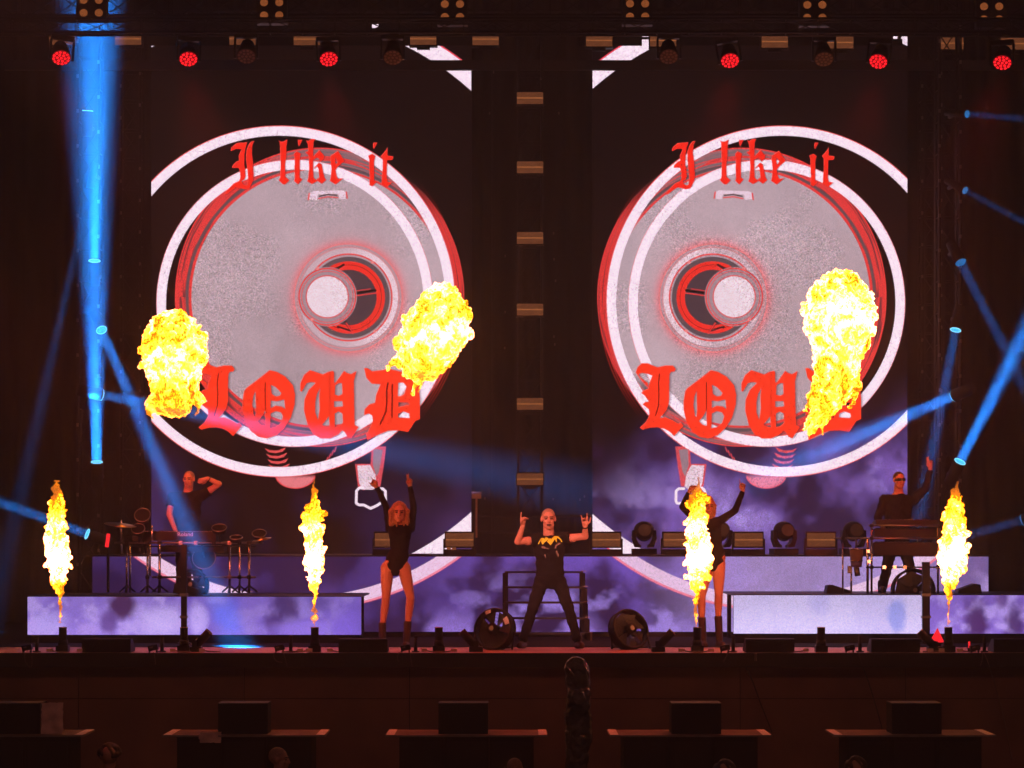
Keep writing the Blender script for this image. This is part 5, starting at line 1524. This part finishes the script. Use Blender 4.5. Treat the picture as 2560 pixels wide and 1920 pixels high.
def hand(parts, w, d, n, pose, s=1.0, flip=1):
    """w: wrist, d: towards the fingers, n: palm normal, pose: curl of index, middle, ring, little finger, thumb; flip: side of the thumb"""
    d = Vector(d).normalized(); n = (Vector(n) - d * Vector(n).dot(d)).normalized(); x = d.cross(n) * flip
    w = Vector(w)
    def seg(p, dirv, L, r0, r1, curl):
        q = p
        for i, fr in enumerate((.45, .32, .26)):
            a = R(curl * (62, 88, 62)[i])
            dirv = (dirv * math.cos(a) + n * math.sin(a)).normalized()
            e = q + dirv * L * fr
            ra = r0 + (r1 - r0) * i / 3; rb = r0 + (r1 - r0) * (i + 1) / 3
            parts.cap(q, ra, e, rb, 8); q = e
    for i, (off, L) in enumerate(((.030, .078), (.010, .088), (-.010, .080), (-.029, .062))):
        kn = w + d * (.086 - .006 * abs(i - 1)) * s + x * off * s
        parts.cap(w + x * off * .55 * s + d * .012 * s, .014 * s, kn, .0115 * s, 8)
        dv = (d + x * off * 2.2).normalized()
        seg(kn, dv, L * s, .0098 * s, .0076 * s, pose[i])
    b = w + d * .030 * s + x * .026 * s + n * .006 * s
    c = pose[4]
    t0 = (d * .62 + x * (.80 - .6 * c) + n * (.15 + .5 * c)).normalized()
    p1 = b + t0 * .042 * s; parts.cap(b, .014 * s, p1, .0115 * s, 8)
    t1 = (d * .75 + x * (.45 - 1.0 * c) + n * (.1 + .45 * c)).normalized(); p2 = p1 + t1 * .034 * s; parts.cap(p1, .0112 * s, p2, .0098 * s, 8)
    t2 = (d * .8 + x * (.3 - 1.1 * c) + n * (.1 + .3 * c)).normalized(); parts.cap(p2, .0098 * s, p2 + t2 * .026 * s, .008 * s, 8)
    parts.ell(w + d * .045 * s, (.03 * s, .03 * s, .03 * s))

def chain(parts, pts, rs, n=12):
    for (a, b), (ra, rb) in zip(zip(pts[:-1], pts[1:]), zip(rs[:-1], rs[1:])):
        parts.cap(a, ra, b, rb, n)

def face_parts(t, eyes, brows, mouth, browm='hair_dark'):
    for e in eyes: part('eye', e, M['eye'], t, True)
    for b in brows: part('eyebrow', b, M[browm], t, True)
    for m in mouth: part('mouth', m, M['mouth'], t, True)

# --- the singer
Y0 = .5; k0 = K(Y0)
P = lambda x, y, dy=0: F(x, y, Y0 + dy)
t = thing('person', 'singer with cropped fair hair in a black printed tee, both hands raised, legs wide', 'person', (P(1374, 1626).x, Y0, 0))
bd = MB(); E, B, Mo = [], [], []
hc = P(1371, 1298, -.02); hs = 54 * k0 / .245
head(bd, E, B, Mo, hc, hs, (.04, -1, -.04), (-.02, 0, 1), True, 1.05)
chain(bd, [P(1371, 1318, .03), P(1372, 1346, .05)], [.066, .074])
bd.loft([(P(1372, 1344, .05), .08, .07), (P(1373, 1352, .05), .17, .095), (P(1374, 1385, .04), .165, .10), (P(1375, 1420, .05), .14, .09), (P(1376, 1450, .05), .15, .10)])
for sx, hip, kn, an in ((-1, (1357, 1446, .05), (1332, 1524, -.02), (1309, 1588, .03)), (1, (1394, 1446, .05), (1422, 1524, -.02), (1440, 1588, .03))):
    chain(bd, [P(*hip), P(*kn), P(*an)], [.085, .058, .042])
# arms
shL, elL, wrL = P(1345, 1349, .05), P(1294, 1354, -.10), P(1307, 1315, -.20)
shR, elR, wrR = P(1400, 1347, .05), P(1463, 1341, -.08), P(1463, 1317, -.17)
chain(bd, [shL, elL, wrL], [.056, .043, .029]); chain(bd, [shR, elR, wrR], [.056, .043, .029])
bd.ell((shL + elL) / 2 + Vector((0, 0, -.01)), (.06, .055, .052)); bd.ell((shR + elR) / 2 + Vector((0, 0, -.01)), (.065, .055, .05))
hand(bd, wrL, (.05, -.25, 1), (.5, -.8, .2), (.05, .95, .95, .95, .7), 1.12, -1)
hand(bd, wrR, (-.08, -.25, 1), (-.3, -.9, .1), (.1, .95, .95, .12, .1), 1.12, 1)
skin_part('body', bd, M['skin'], t, .0075, 2)
sh = MB()
sh.loft([(P(1372, 1339, .05), .085, .08), (P(1372, 1344, .05), .13, .10), (P(1373, 1352, .05), .205, .125), (P(1374, 1372, .04), .195, .135), (P(1374, 1400, .05), .172, .125), (P(1375, 1428, .05), .176, .122), (P(1375, 1440, .05), .18, .125)], 20)
for a, b in ((shL, shL.lerp(elL, .42)), (shR, shR.lerp(elR, .42))):
    sh.ell(a, .085); sh.cyl(a, b, .078, .086, 14)
shirt = skin_part('shirt', sh, M['shirt'], t, .011, 3, .008)
tr = MB()
tr.loft([(P(1375, 1432, .05), .168, .118), (P(1375, 1446, .05), .178, .125), (P(1376, 1462, .05), .165, .118), (P(1376, 1472, .05), .10, .09)], 18)
for hip, kn, an in (((1355, 1450, .05), (1331, 1524, -.02), (1308, 1596, .03)), ((1396, 1450, .05), (1423, 1524, -.02), (1442, 1596, .03))):
    chain(tr, [P(*hip), P(*kn), P(*an)], [.098, .068, .056])
    tr.ell(P(*an), (.066, .068, .05))
skin_part('trousers', tr, M['trouser'], t, .011, 3, .009)
for x, y in ((1306, 1622), (1446, 1622)):
    q = MB(); f = Vector((-.25 if x < 1370 else .25, -1, 0)).normalized(); c = P(x, y, .02); c.z = .055
    q.cap(c + f * -.05, .05, c + f * .15, .042); q.cap(c + Vector((0, 0, .04)) - f * .04, .052, c + Vector((0, 0, .10)) - f * .05, .055)
    q.v = [(a_, b_, max(c_, .007)) for a_, b_, c_ in q.v]
    skin_part('shoe', q, M['boot'], t, .011, 2)
# cropped hair: a thin shell over the skull
hr = MB(); r_, f_, u_ = axes((.04, -1, -.04)); rot = Matrix((r_, f_, u_)).transposed()
hr.ell(hc + (f_ * -.020 + u_ * .036) * hs, (.0775 * hs, .093 * hs, .086 * hs), rot, 22, 14)
hr2 = MB(); hr2.v = hr.v; hr2.f = [f for f in hr.f if np.mean([(Vector(hr.v[i]) - hc).dot(u_) - .55 * (Vector(hr.v[i]) - hc).dot(f_) for i in f]) > .020 * hs]
part('hair', hr2, M['hair_short'], t, True)
face_parts(t, E, B, Mo)
q = MB(); q.torus(wrR + Vector((0, .002, .0)), .034, .008, wrR - elR, 18, 6); part('wristband', q, M['black_plastic'], t, True)
# yellow zigzag print and the darker drawing under it, laid on the shirt front
def on_shirt(o, pts, out=.006):
    w = wloc(o); res = []
    from mathutils.bvhtree import BVHTree
    bv = on_shirt.cache.get(o.name)
    if bv is None:
        bm = bmesh.new(); bm.from_mesh(o.data); bv = BVHTree.FromBMesh(bm); bm.free(); on_shirt.cache[o.name] = bv
    for x, y in pts:
        a = P(x, y, -.6) - w; d = Vector((0, 1, 0))
        # true viewing ray
        cm = Vector((0, CAMY, CAMZ)) - w; d = (a - cm).normalized()
        h = bv.ray_cast(cm, d)
        res.append((h[0] if h[0] else P(x, y, -.09) - w) - d * out)
    return res
on_shirt.cache = {}
ZM = lambda pts: [(1260 + x * .1085, 1240 + y * .1085) for x, y in pts]
def decal(o, polys, name, m, parent):
    q = MB()
    for pts in polys:
        pts = ZM(pts); bm = bmesh.new()
        vs = [bm.verts.new((x, y, 0)) for x, y in pts]; bm.faces.new(vs)
        bmesh.ops.triangulate(bm, faces=bm.faces); 
        bmesh.ops.subdivide_edges(bm, edges=bm.edges, cuts=2, use_grid_fill=True)
        bm.verts.index_update(); pos = on_shirt(o, [(v.co.x, v.co.y) for v in bm.verts])
        q.add(pos, [tuple(v.index for v in f.verts) for f in bm.faces]); bm.free()
    return part(name, q, m, parent, local=True)
decal(shirt, [[(780, 1100), (850, 975), (900, 960), (850, 1010), (800, 1120)], [(850, 1000), (900, 960), (930, 985), (960, 940), (1010, 965), (1035, 990), (960, 1050), (885, 1120), (860, 1060)],
              [(985, 1050), (1035, 990), (1060, 970), (1090, 990), (1160, 920), (1190, 935), (1180, 990), (1130, 1060), (1075, 1135), (1030, 1090)], [(1160, 925), (1200, 920), (1230, 960), (1210, 1000), (1220, 1075), (1190, 1040), (1175, 990)],
              [(1195, 920), (1250, 930), (1320, 1000), (1345, 1060), (1325, 1065), (1290, 1010), (1225, 960)]], 'shirt_print', M['yellow_print'], t)
decal(shirt, [[(850, 1160), (910, 1150), (960, 1185), (1030, 1200), (1020, 1225), (940, 1215), (870, 1200)], [(1160, 1210), (1190, 1120), (1250, 1080), (1310, 1075), (1290, 1110), (1220, 1150), (1200, 1210)],
              [(925, 1340), (950, 1345), (975, 1430), (950, 1425)], [(1190, 1280), (1215, 1240), (1240, 1300), (1265, 1350), (1255, 1420), (1225, 1380)]], 'shirt_drawing', M['grey_print'], t)

# --- the dancers
def dancer(Y, lab, hair_m, skin_m, J):
    P = lambda p, d=0: F(p[0], p[1], Y + (p[2] if len(p) > 2 else 0) + d)
    t = thing('person', lab, 'person', (P(J['hip']).x, Y, 0), 'dancers')
    bd = MB(); E, B, Mo = [], [], []
    hc = P(J['head']); hs = J['hs']
    r, f, u = head(bd, E, B, Mo, hc, hs, J['look'], J.get('up', (0, 0, 1)), False, .85)
    ch, wa, hi, cr = P(J['chest']), P(J['waist']), P(J['hip']), P(J['crotch'])
    chain(bd, [hc - u * .06 * hs - f * .02, ch + Vector((0, .01, .10))], [.048, .055])
    bd.loft([(ch + Vector((0, 0, .10)), .07, .06), (ch + Vector((0, 0, .06)), .13, .085), (ch, .125, .095), (wa, .10, .08), (hi, .15, .105), (cr + Vector((0, 0, .06)), .14, .10)])
    for side in ('L', 'R'):
        s_, e_, w_ = [P(p) for p in J['arm' + side][:3]]
        chain(bd, [s_, e_, w_], [.044, .034, .023])
        h = J['hand' + side]; hand(bd, w_, h[0], h[1], h[2], .95, h[3])
        a, b, c = [P(p) for p in J['leg' + side]]
        chain(bd, [a, a.lerp(b, .45), b, b.lerp(c, .35) + Vector((0, .03, 0)), c], [.086, .077, .053, .054, .034])
    skin_part('body', bd, M[skin_m], t, .0075, 3)
    bs = MB()
    bs.loft([(ch + Vector((0, .01, .115)), .055, .055), (ch + Vector((0, 0, .085)), .10, .085), (ch + Vector((0, 0, .055)), .145, .10), (ch + Vector((0, -.01, -.02)), .14, .118), (wa, .113, .092), (wa.lerp(hi, .6), .145, .112), (hi.lerp(cr, .35), .135, .118), (hi.lerp(cr, .8), .055, .115), (cr + Vector((0, 0, .0)), .03, .09)], 20)
    for sx in (-1, 1): bs.ell(ch + Vector((sx * .06, -.085, -.01)), (.055, .045, .05))
    for side in ('L', 'R'):
        s_, e_, w_ = [P(p) for p in J['arm' + side][:3]]
        bs.ell(s_, .056); bs.cap(s_, .054, e_, .044); bs.cyl(e_, w_, .044, .033, 14)
        bs.cap(ch + Vector((0, 0, .06)), .08, s_, .056)
    skin_part('bodysuit', bs, M['shirt'], t, .010, 3, .004)
    for side in ('L', 'R'):
        c = P(J['leg' + side][2]); ft = P(J['foot' + side]); fd = Vector(J['toe' + side]).normalized()
        q = MB(); q.cap(c + Vector((0, 0, .01)), .052, Vector((ft.x, c.y, .09)), .046); z = Vector((ft.x, c.y, .045))
        q.cap(z - fd * .035, .042, z + fd * .13, .034); q.cyl(c + Vector((0, 0, .01)), c + Vector((0, 0, .05)), .050, .052, 14)
        q.v = [(a_, b_, max(c_, .007)) for a_, b_, c_ in q.v]
        skin_part('boot', q, M['boot'], t, .010, 2)
    # long hair: cap over the skull with strands framing the face
    hr = MB(); rot = Matrix((r, f, u)).transposed(); rd = random.Random(int(J['head'][0]))
    C = lambda x, y, z: hc + (r * x + f * y + u * z) * hs
    hr.ell(C(0, -.035, .048), (.098 * hs, .098 * hs, .094 * hs), rot, 16, 12)
    hr.ell(C(0, -.06, -.02), (.10 * hs, .07 * hs, .12 * hs), rot, 16, 12)
    for i in range(26):
        a = math.pi * (i / 25.0) ; sx = math.cos(a); top = C(sx * .05, -.01 + .03 * math.sin(a) * -1, .115 - .02 * abs(sx))
        if abs(sx) > .25:
            mid = C(sx * (.100 + rd.uniform(0, .018)), .028 + rd.uniform(-.05, .02), .02); end = C(sx * (.098 + rd.uniform(-.012, .025)), rd.uniform(-.06, .045), -.12 - rd.uniform(0, .045))
        else:
            mid = C(sx * .12, -.12, .03); end = C(sx * .3, -.13, -.12)
        rr_ = rd.uniform(.014, .024) * hs
        hr.cap(top, rr_, mid, rr_, 8); hr.cap(mid, rr_, end, rr_ * .6, 8)
    skin_part('hair', hr, M[hair_m], t, .0075, 1, .006)
    face_parts(t, E, B, Mo)
    return t
horns = (.0, .95, .95, .0, .8); point = (.0, .95, .95, .95, .7)
dancer(.95, 'dancer with shoulder length fair hair in a black long sleeved bodysuit, both arms straight up', 'hair_blond', 'skin', dict(
    head=(998, 1282, -.06), hs=50 * K(.95) / .245, look=(.03, -1, -.05), chest=(1000, 1336), waist=(999, 1372), hip=(990, 1405), crotch=(988, 1440),
    armL=((974, 1322, .02), (966, 1268, .0), (943, 1219, -.03)), armR=((1027, 1322, .02), (1034, 1268, .0), (1025, 1216, -.02)),
    handL=((-.72, -.05, .75), (.1, -1, .1), (.05, .9, .9, .1, .6), 1), handR=((-.05, -.05, 1), (0, -1, 0), (.0, .1, .95, .95, .75), -1),
    legL=((968, 1420), (965, 1494, -.04), (956, 1566, .02)), legR=((1010, 1420), (1026, 1494, -.06), (1019, 1563, -.02)),
    footL=(956, 1600), footR=(1016, 1608), toeL=(-.25, -1, 0), toeR=(-.1, -1, 0)))
dancer(1.0, 'dancer behind the wide flame jet in a black long sleeved bodysuit, one arm up pointing', 'hair_blond', 'skin', dict(
    head=(1768, 1266, -.04), hs=48 * K(1.0) / .245, look=(.25, -1, -.05), up=(.08, 0, 1), chest=(1775, 1322), waist=(1783, 1362), hip=(1785, 1394), crotch=(1782, 1428),
    armL=((1746, 1303, .02), (1706, 1268, .0), (1722, 1232, -.02)), armR=((1800, 1302, .02), (1838, 1276, .0), (1857, 1228, -.03)),
    handL=((.5, -.1, .8), (.2, -1, 0), (.5, .6, .7, .7, .5), 1), handR=((-.05, -.05, 1), (0, -1, 0), point, -1),
    legL=((1768, 1412), (1754, 1490, -.04), (1755, 1553, .02)), legR=((1797, 1410), (1797, 1486, -.03), (1796, 1550, .02)),
    footL=(1758, 1602), footR=(1799, 1598), toeL=(.15, -1, 0), toeR=(.3, -1, 0)))

# --- the two keyboard players on the risers
def player(Y, lab, J, glasses=False):
    P = lambda p: F(p[0], p[1], Y + (p[2] if len(p) > 2 else 0))
    t = thing('person', lab, 'person', (P(J['hip']).x, Y, RISERTOP))
    bd = MB(); E, B, Mo = [], [], []
    hc = P(J['head']); hs = J['hs']
    r, f, u = head(bd, E, B, Mo, hc, hs, J['look'], (0, 0, 1))
    nb_, ch, wa, hi = P(J['neck']), P(J['chest']), P(J['waist']), P(J['hip'])
    chain(bd, [hc - u * .05 * hs - f * .02 * hs, nb_], [.058, .066])
    bd.loft([(nb_, .08, .07), (ch, .16, .10), (wa, .14, .09), (hi, .15, .10)])
    for side in ('L', 'R'):
        s_, e_, w_ = [P(p) for p in J['arm' + side]]
        chain(bd, [s_, e_, w_], [.052, .041, .028]); h = J['hand' + side]; hand(bd, w_, h[0], h[1], h[2], 1.0, h[3])
        a, b, c = [P(p) for p in J['leg' + side]]; chain(bd, [a, b, c], [.08, .055, .04])
    skin_part('body', bd, M['skin'], t, .0085, 2)
    sh = MB(); sh.loft([(nb_ + Vector((0, 0, -.005)), .075, .07), (nb_ + Vector((0, 0, -.035)), .13, .095), (ch + Vector((0, 0, .05)), .195, .12), (ch + Vector((0, 0, -.05)), .19, .13), (wa, .165, .12), (hi, .17, .12)], 20)
    for side in ('L', 'R'):
        s_, e_, w_ = [P(p) for p in J['arm' + side]]; fr = J['sleeve' + side]
        sh.cap(ch + Vector((0, 0, .06)), .10, s_, .076); sh.ell(s_, .078)
        if fr <= 1: sh.cyl(s_, s_.lerp(e_, fr), .074, .072, 14)
        else: sh.cap(s_, .072, e_, .054); sh.cyl(e_, e_.lerp(w_, fr - 1), .054, .042, 14)
    skin_part('shirt', sh, M['shirt'], t, .012, 3, .009)
    tr = MB(); tr.loft([(hi + Vector((0, 0, .03)), .16, .115), (hi + Vector((0, 0, -.06)), .17, .12), (hi + Vector((0, 0, -.13)), .12, .10)], 18)
    for side in ('L', 'R'):
        a, b, c = [P(p) for p in J['leg' + side]]; chain(tr, [a, b, c], [.095, .070, .058])
    skin_part('trousers', tr, M['trouser'], t, .012, 3, .009)
    for side in ('L', 'R'):
        c = P(J['leg' + side][2]); q = MB(); z = Vector((c.x, c.y, RISERTOP + .05)); d = Vector((0, -1, 0))
        q.cap(z - d * .05, .048, z + d * .15, .04); q.cap(z + Vector((0, .03, .03)), .05, z + Vector((0, .03, .08)), .052); q.v = [(a_, b_, max(c_, RISERTOP + .001)) for a_, b_, c_ in q.v]
        skin_part('shoe', q, M['boot'], t, .012, 2)
    hr = MB(); rot = Matrix((r, f, u)).transposed(); hr.ell(hc + (f * -.022 + u * .036) * hs, (.079 * hs, .093 * hs, .087 * hs), rot, 22, 14)
    h2 = MB(); h2.v = hr.v; h2.f = [q_ for q_ in hr.f if np.mean([(Vector(hr.v[i]) - hc).dot(u) - .55 * (Vector(hr.v[i]) - hc).dot(f) for i in q_]) > .026 * hs]
    part('hair', h2, M['hair_dark' if glasses else 'hair_short'], t, True)
    face_parts(t, E, B, Mo)
    if glasses:
        q = MB(); C = lambda x, y, z: hc + (r * x + f * y + u * z) * hs
        for i in range(9):
            a = R(-80 + 20 * i); 
        n = 12; vs = []
        for zz in (-.013, .020):
            for i in range(n + 1):
                a = R(-78 + 156 * i / n); vs.append(C(.083 * math.sin(a), .012 + .092 * math.cos(a), zz + .006))
        q.add(vs, [(i, i + 1, n + 2 + i, n + 1 + i) for i in range(n)])
        gl = mat('mirror_visor', (1.0, .75, .25), .05, 1.0, .05); part('glasses', q, gl, t, True)
    return t
pl = player(3.7, 'left keyboard player with cropped hair in a black tee, one hand cupped to his ear', dict(
    head=(472, 1199, -.06), hs=43 * K(3.7) / .245, look=(-.22, -1, -.05), neck=(470, 1230), chest=(468, 1256), waist=(470, 1320), hip=(472, 1356),
    armL=((431, 1244), (423, 1286, -.10), (441, 1332, -.28)), armR=((506, 1238), (548, 1210, -.12), (519, 1196, -.18)),
    handL=((.5, -.5, -.5), (0, 0, -1), (.3, .3, .3, .3, .3), 1), handR=((-1, .1, -.40), (-.2, .8, .3), (.25, .3, .35, .4, .3), 1),
    legL=((455, 1362), (452, 1430, -.03), (450, 1488)), legR=((488, 1362), (494, 1430, -.03), (496, 1488)), sleeveL=.55, sleeveR=.45))
q = MB(); w_ = F(519, 1196, 3.52); e_ = F(548, 1210, 3.58); q.torus(w_.lerp(e_, .12), .034, .007, e_ - w_, 18, 6); part('wristband', q, M['black_plastic'], pl, True)
player(3.3, 'right keyboard player in black with a mirrored visor, one arm raised high', dict(
    head=(2248, 1201, -.06), hs=44 * K(3.3) / .245, look=(.30, -1, -.02), neck=(2246, 1233), chest=(2245, 1264), waist=(2243, 1330), hip=(2242, 1366),
    armL=((2211, 1250), (2194, 1296, -.06), (2210, 1322, -.3)), armR=((2282, 1250), (2314, 1222, -.04), (2326, 1172, -.05)),
    handL=((.4, -.6, -.4), (0, 0, -1), (.3, .3, .3, .3, .3), 1), handR=((-.12, -.05, 1), (0, -1, 0), (.0, .1, .7, .8, .6), -1),
    legL=((2226, 1372), (2215, 1430, -.02), (2204, 1484)), legR=((2262, 1372), (2278, 1430, -.02), (2286, 1484)), sleeveL=1.8, sleeveR=1.92), True)

# --- people in the pit in front of the stage: heads and shoulders at the lower edge
def pit(x, y, hpx, lab, hair, look, Y=-4.6, cap_=False):
    kk_ = K(Y); hs = hpx * kk_ / .245; hc = F(x, y + hpx * .5, Y)
    t = thing('person', lab, 'person', (hc.x, Y, GZ), 'people in the pit')
    bd = MB(); E, B, Mo = [], [], []
    r, f, u = head(bd, E, B, Mo, hc, hs, look)
    sh0 = hc - u * .25 * hs
    chain(bd, [hc - u * .05 * hs, sh0], [.055, .07])
    z = sh0.z - .06
    bd.loft([(Vector((hc.x, Y, z + .04)), .10, .08), (Vector((hc.x, Y, z)), .20, .12), (Vector((hc.x, Y, z - .3)), .18, .12), (Vector((hc.x, Y, z - .55)), .17, .12)])
    hz_ = z - .55
    for s in (-1, 1):
        s0 = Vector((hc.x + s * .2, Y, z - .02)); e0 = s0 + Vector((s * .05, .02, -.28)); w0_ = e0 + Vector((-s * .03, -.08, -.25))
        chain(bd, [s0, e0, w0_], [.052, .042, .028]); hand(bd, w0_, (0, -.2, -1), (-s, 0, 0), (.3, .35, .4, .4, .3), 1, s)
        chain(bd, [Vector((hc.x + s * .09, Y, hz_)), Vector((hc.x + s * .1, Y - .02, (hz_ + GZ) / 2)), Vector((hc.x + s * .1, Y, GZ + .08))], [.085, .06, .045])
    skin_part('body', bd, M['skin_dark'], t, .012, 2)
    sh = MB(); sh.loft([(Vector((hc.x, Y, z + .045)), .10, .085), (Vector((hc.x, Y, z)), .225, .14), (Vector((hc.x, Y, z - .3)), .21, .14), (Vector((hc.x, Y, z - .6)), .20, .14)], 18)
    for s in (-1, 1):
        s0 = Vector((hc.x + s * .2, Y, z - .02)); sh.cap(s0, .07, s0 + Vector((s * .05, .02, -.24)), .062)
    skin_part('shirt', sh, M['shirt'], t, .014, 3)
    tr = MB()
    for s in (-1, 1):
        chain(tr, [Vector((hc.x + s * .09, Y, hz_)), Vector((hc.x + s * .1, Y - .02, (hz_ + GZ) / 2)), Vector((hc.x + s * .1, Y, GZ + .10))], [.10, .075, .06])
        tr.cap(Vector((hc.x + s * .1, Y + .04, GZ + .045)), .045, Vector((hc.x + s * .1, Y - .14, GZ + .04)), .04)
    skin_part('trousers', tr, M['trouser'], t, .016, 2)
    hr = MB(); rot = Matrix((r, f, u)).transposed()
    if hair == 'short':
        hr.ell(hc + (f * -.022 + u * .034) * hs, (.079 * hs, .094 * hs, .088 * hs), rot, 22, 14)
        h2 = MB(); h2.v = hr.v; h2.f = [q_ for q_ in hr.f if np.mean([(Vector(hr.v[i]) - hc).dot(u) - .55 * (Vector(hr.v[i]) - hc).dot(f) for i in q_]) > .03 * hs]
        part('hair', h2, M['hair_short'], t, True)
    else:
        rd = random.Random(4)
        for i in range(60):
            a = rd.uniform(0, 6.28); e = rd.uniform(-.1, 1.5); d = Vector((math.cos(a) * math.cos(e), math.sin(a) * math.cos(e), math.sin(e)))
            hr.ell(hc + Vector((0, .02, .03)) + d * .095 * hs, .03 * hs, None, 8, 6)
        skin_part('hair', hr, M['hair_dark'], t, .012, 1)
    face_parts(t, E, B, Mo)
pit(699, 1868, 62, 'bald person in profile at the lower edge below the second deck from left', 'short', (1, -.25, -.05))
pit(1288, 1894, 60, 'person seen only by the top of the head left of the wrapped camera', 'short', (.3, 1, 0))
pit(1812, 1904, 60, 'curly haired person at the lower edge below the deck right of the camera', 'curly', (.1, 1, 0))
pit(273, 1862, 64, 'dark haired person as a dim shape at the lower edge near the far left deck', 'curly', (0, 1, 0), -2.0)
pit(2140, 1896, 60, 'person as a dim shape at the lower edge before the far right deck', 'curly', (0, 1, 0))

# ------------------------------------------------------------------ haze
HB = MB(); HB.span((-152, -82, GZ - 1.2), (152, 122, 14.2))
hm = bpy.data.materials.new('haze'); hm.use_nodes = True
nt = hm.node_tree; nt.nodes.clear()
o = nt.nodes.new('ShaderNodeOutputMaterial'); pv = nt.nodes.new('ShaderNodeVolumePrincipled')
pv.inputs['Color'].default_value = (.95, .95, .95, 1); pv.inputs['Density'].default_value = HAZE; pv.inputs['Anisotropy'].default_value = .15
nt.links.new(pv.outputs[0], o.inputs['Volume'])
h = link('haze', HB.mesh('haze'), hm); tag(h, kind='stuff')
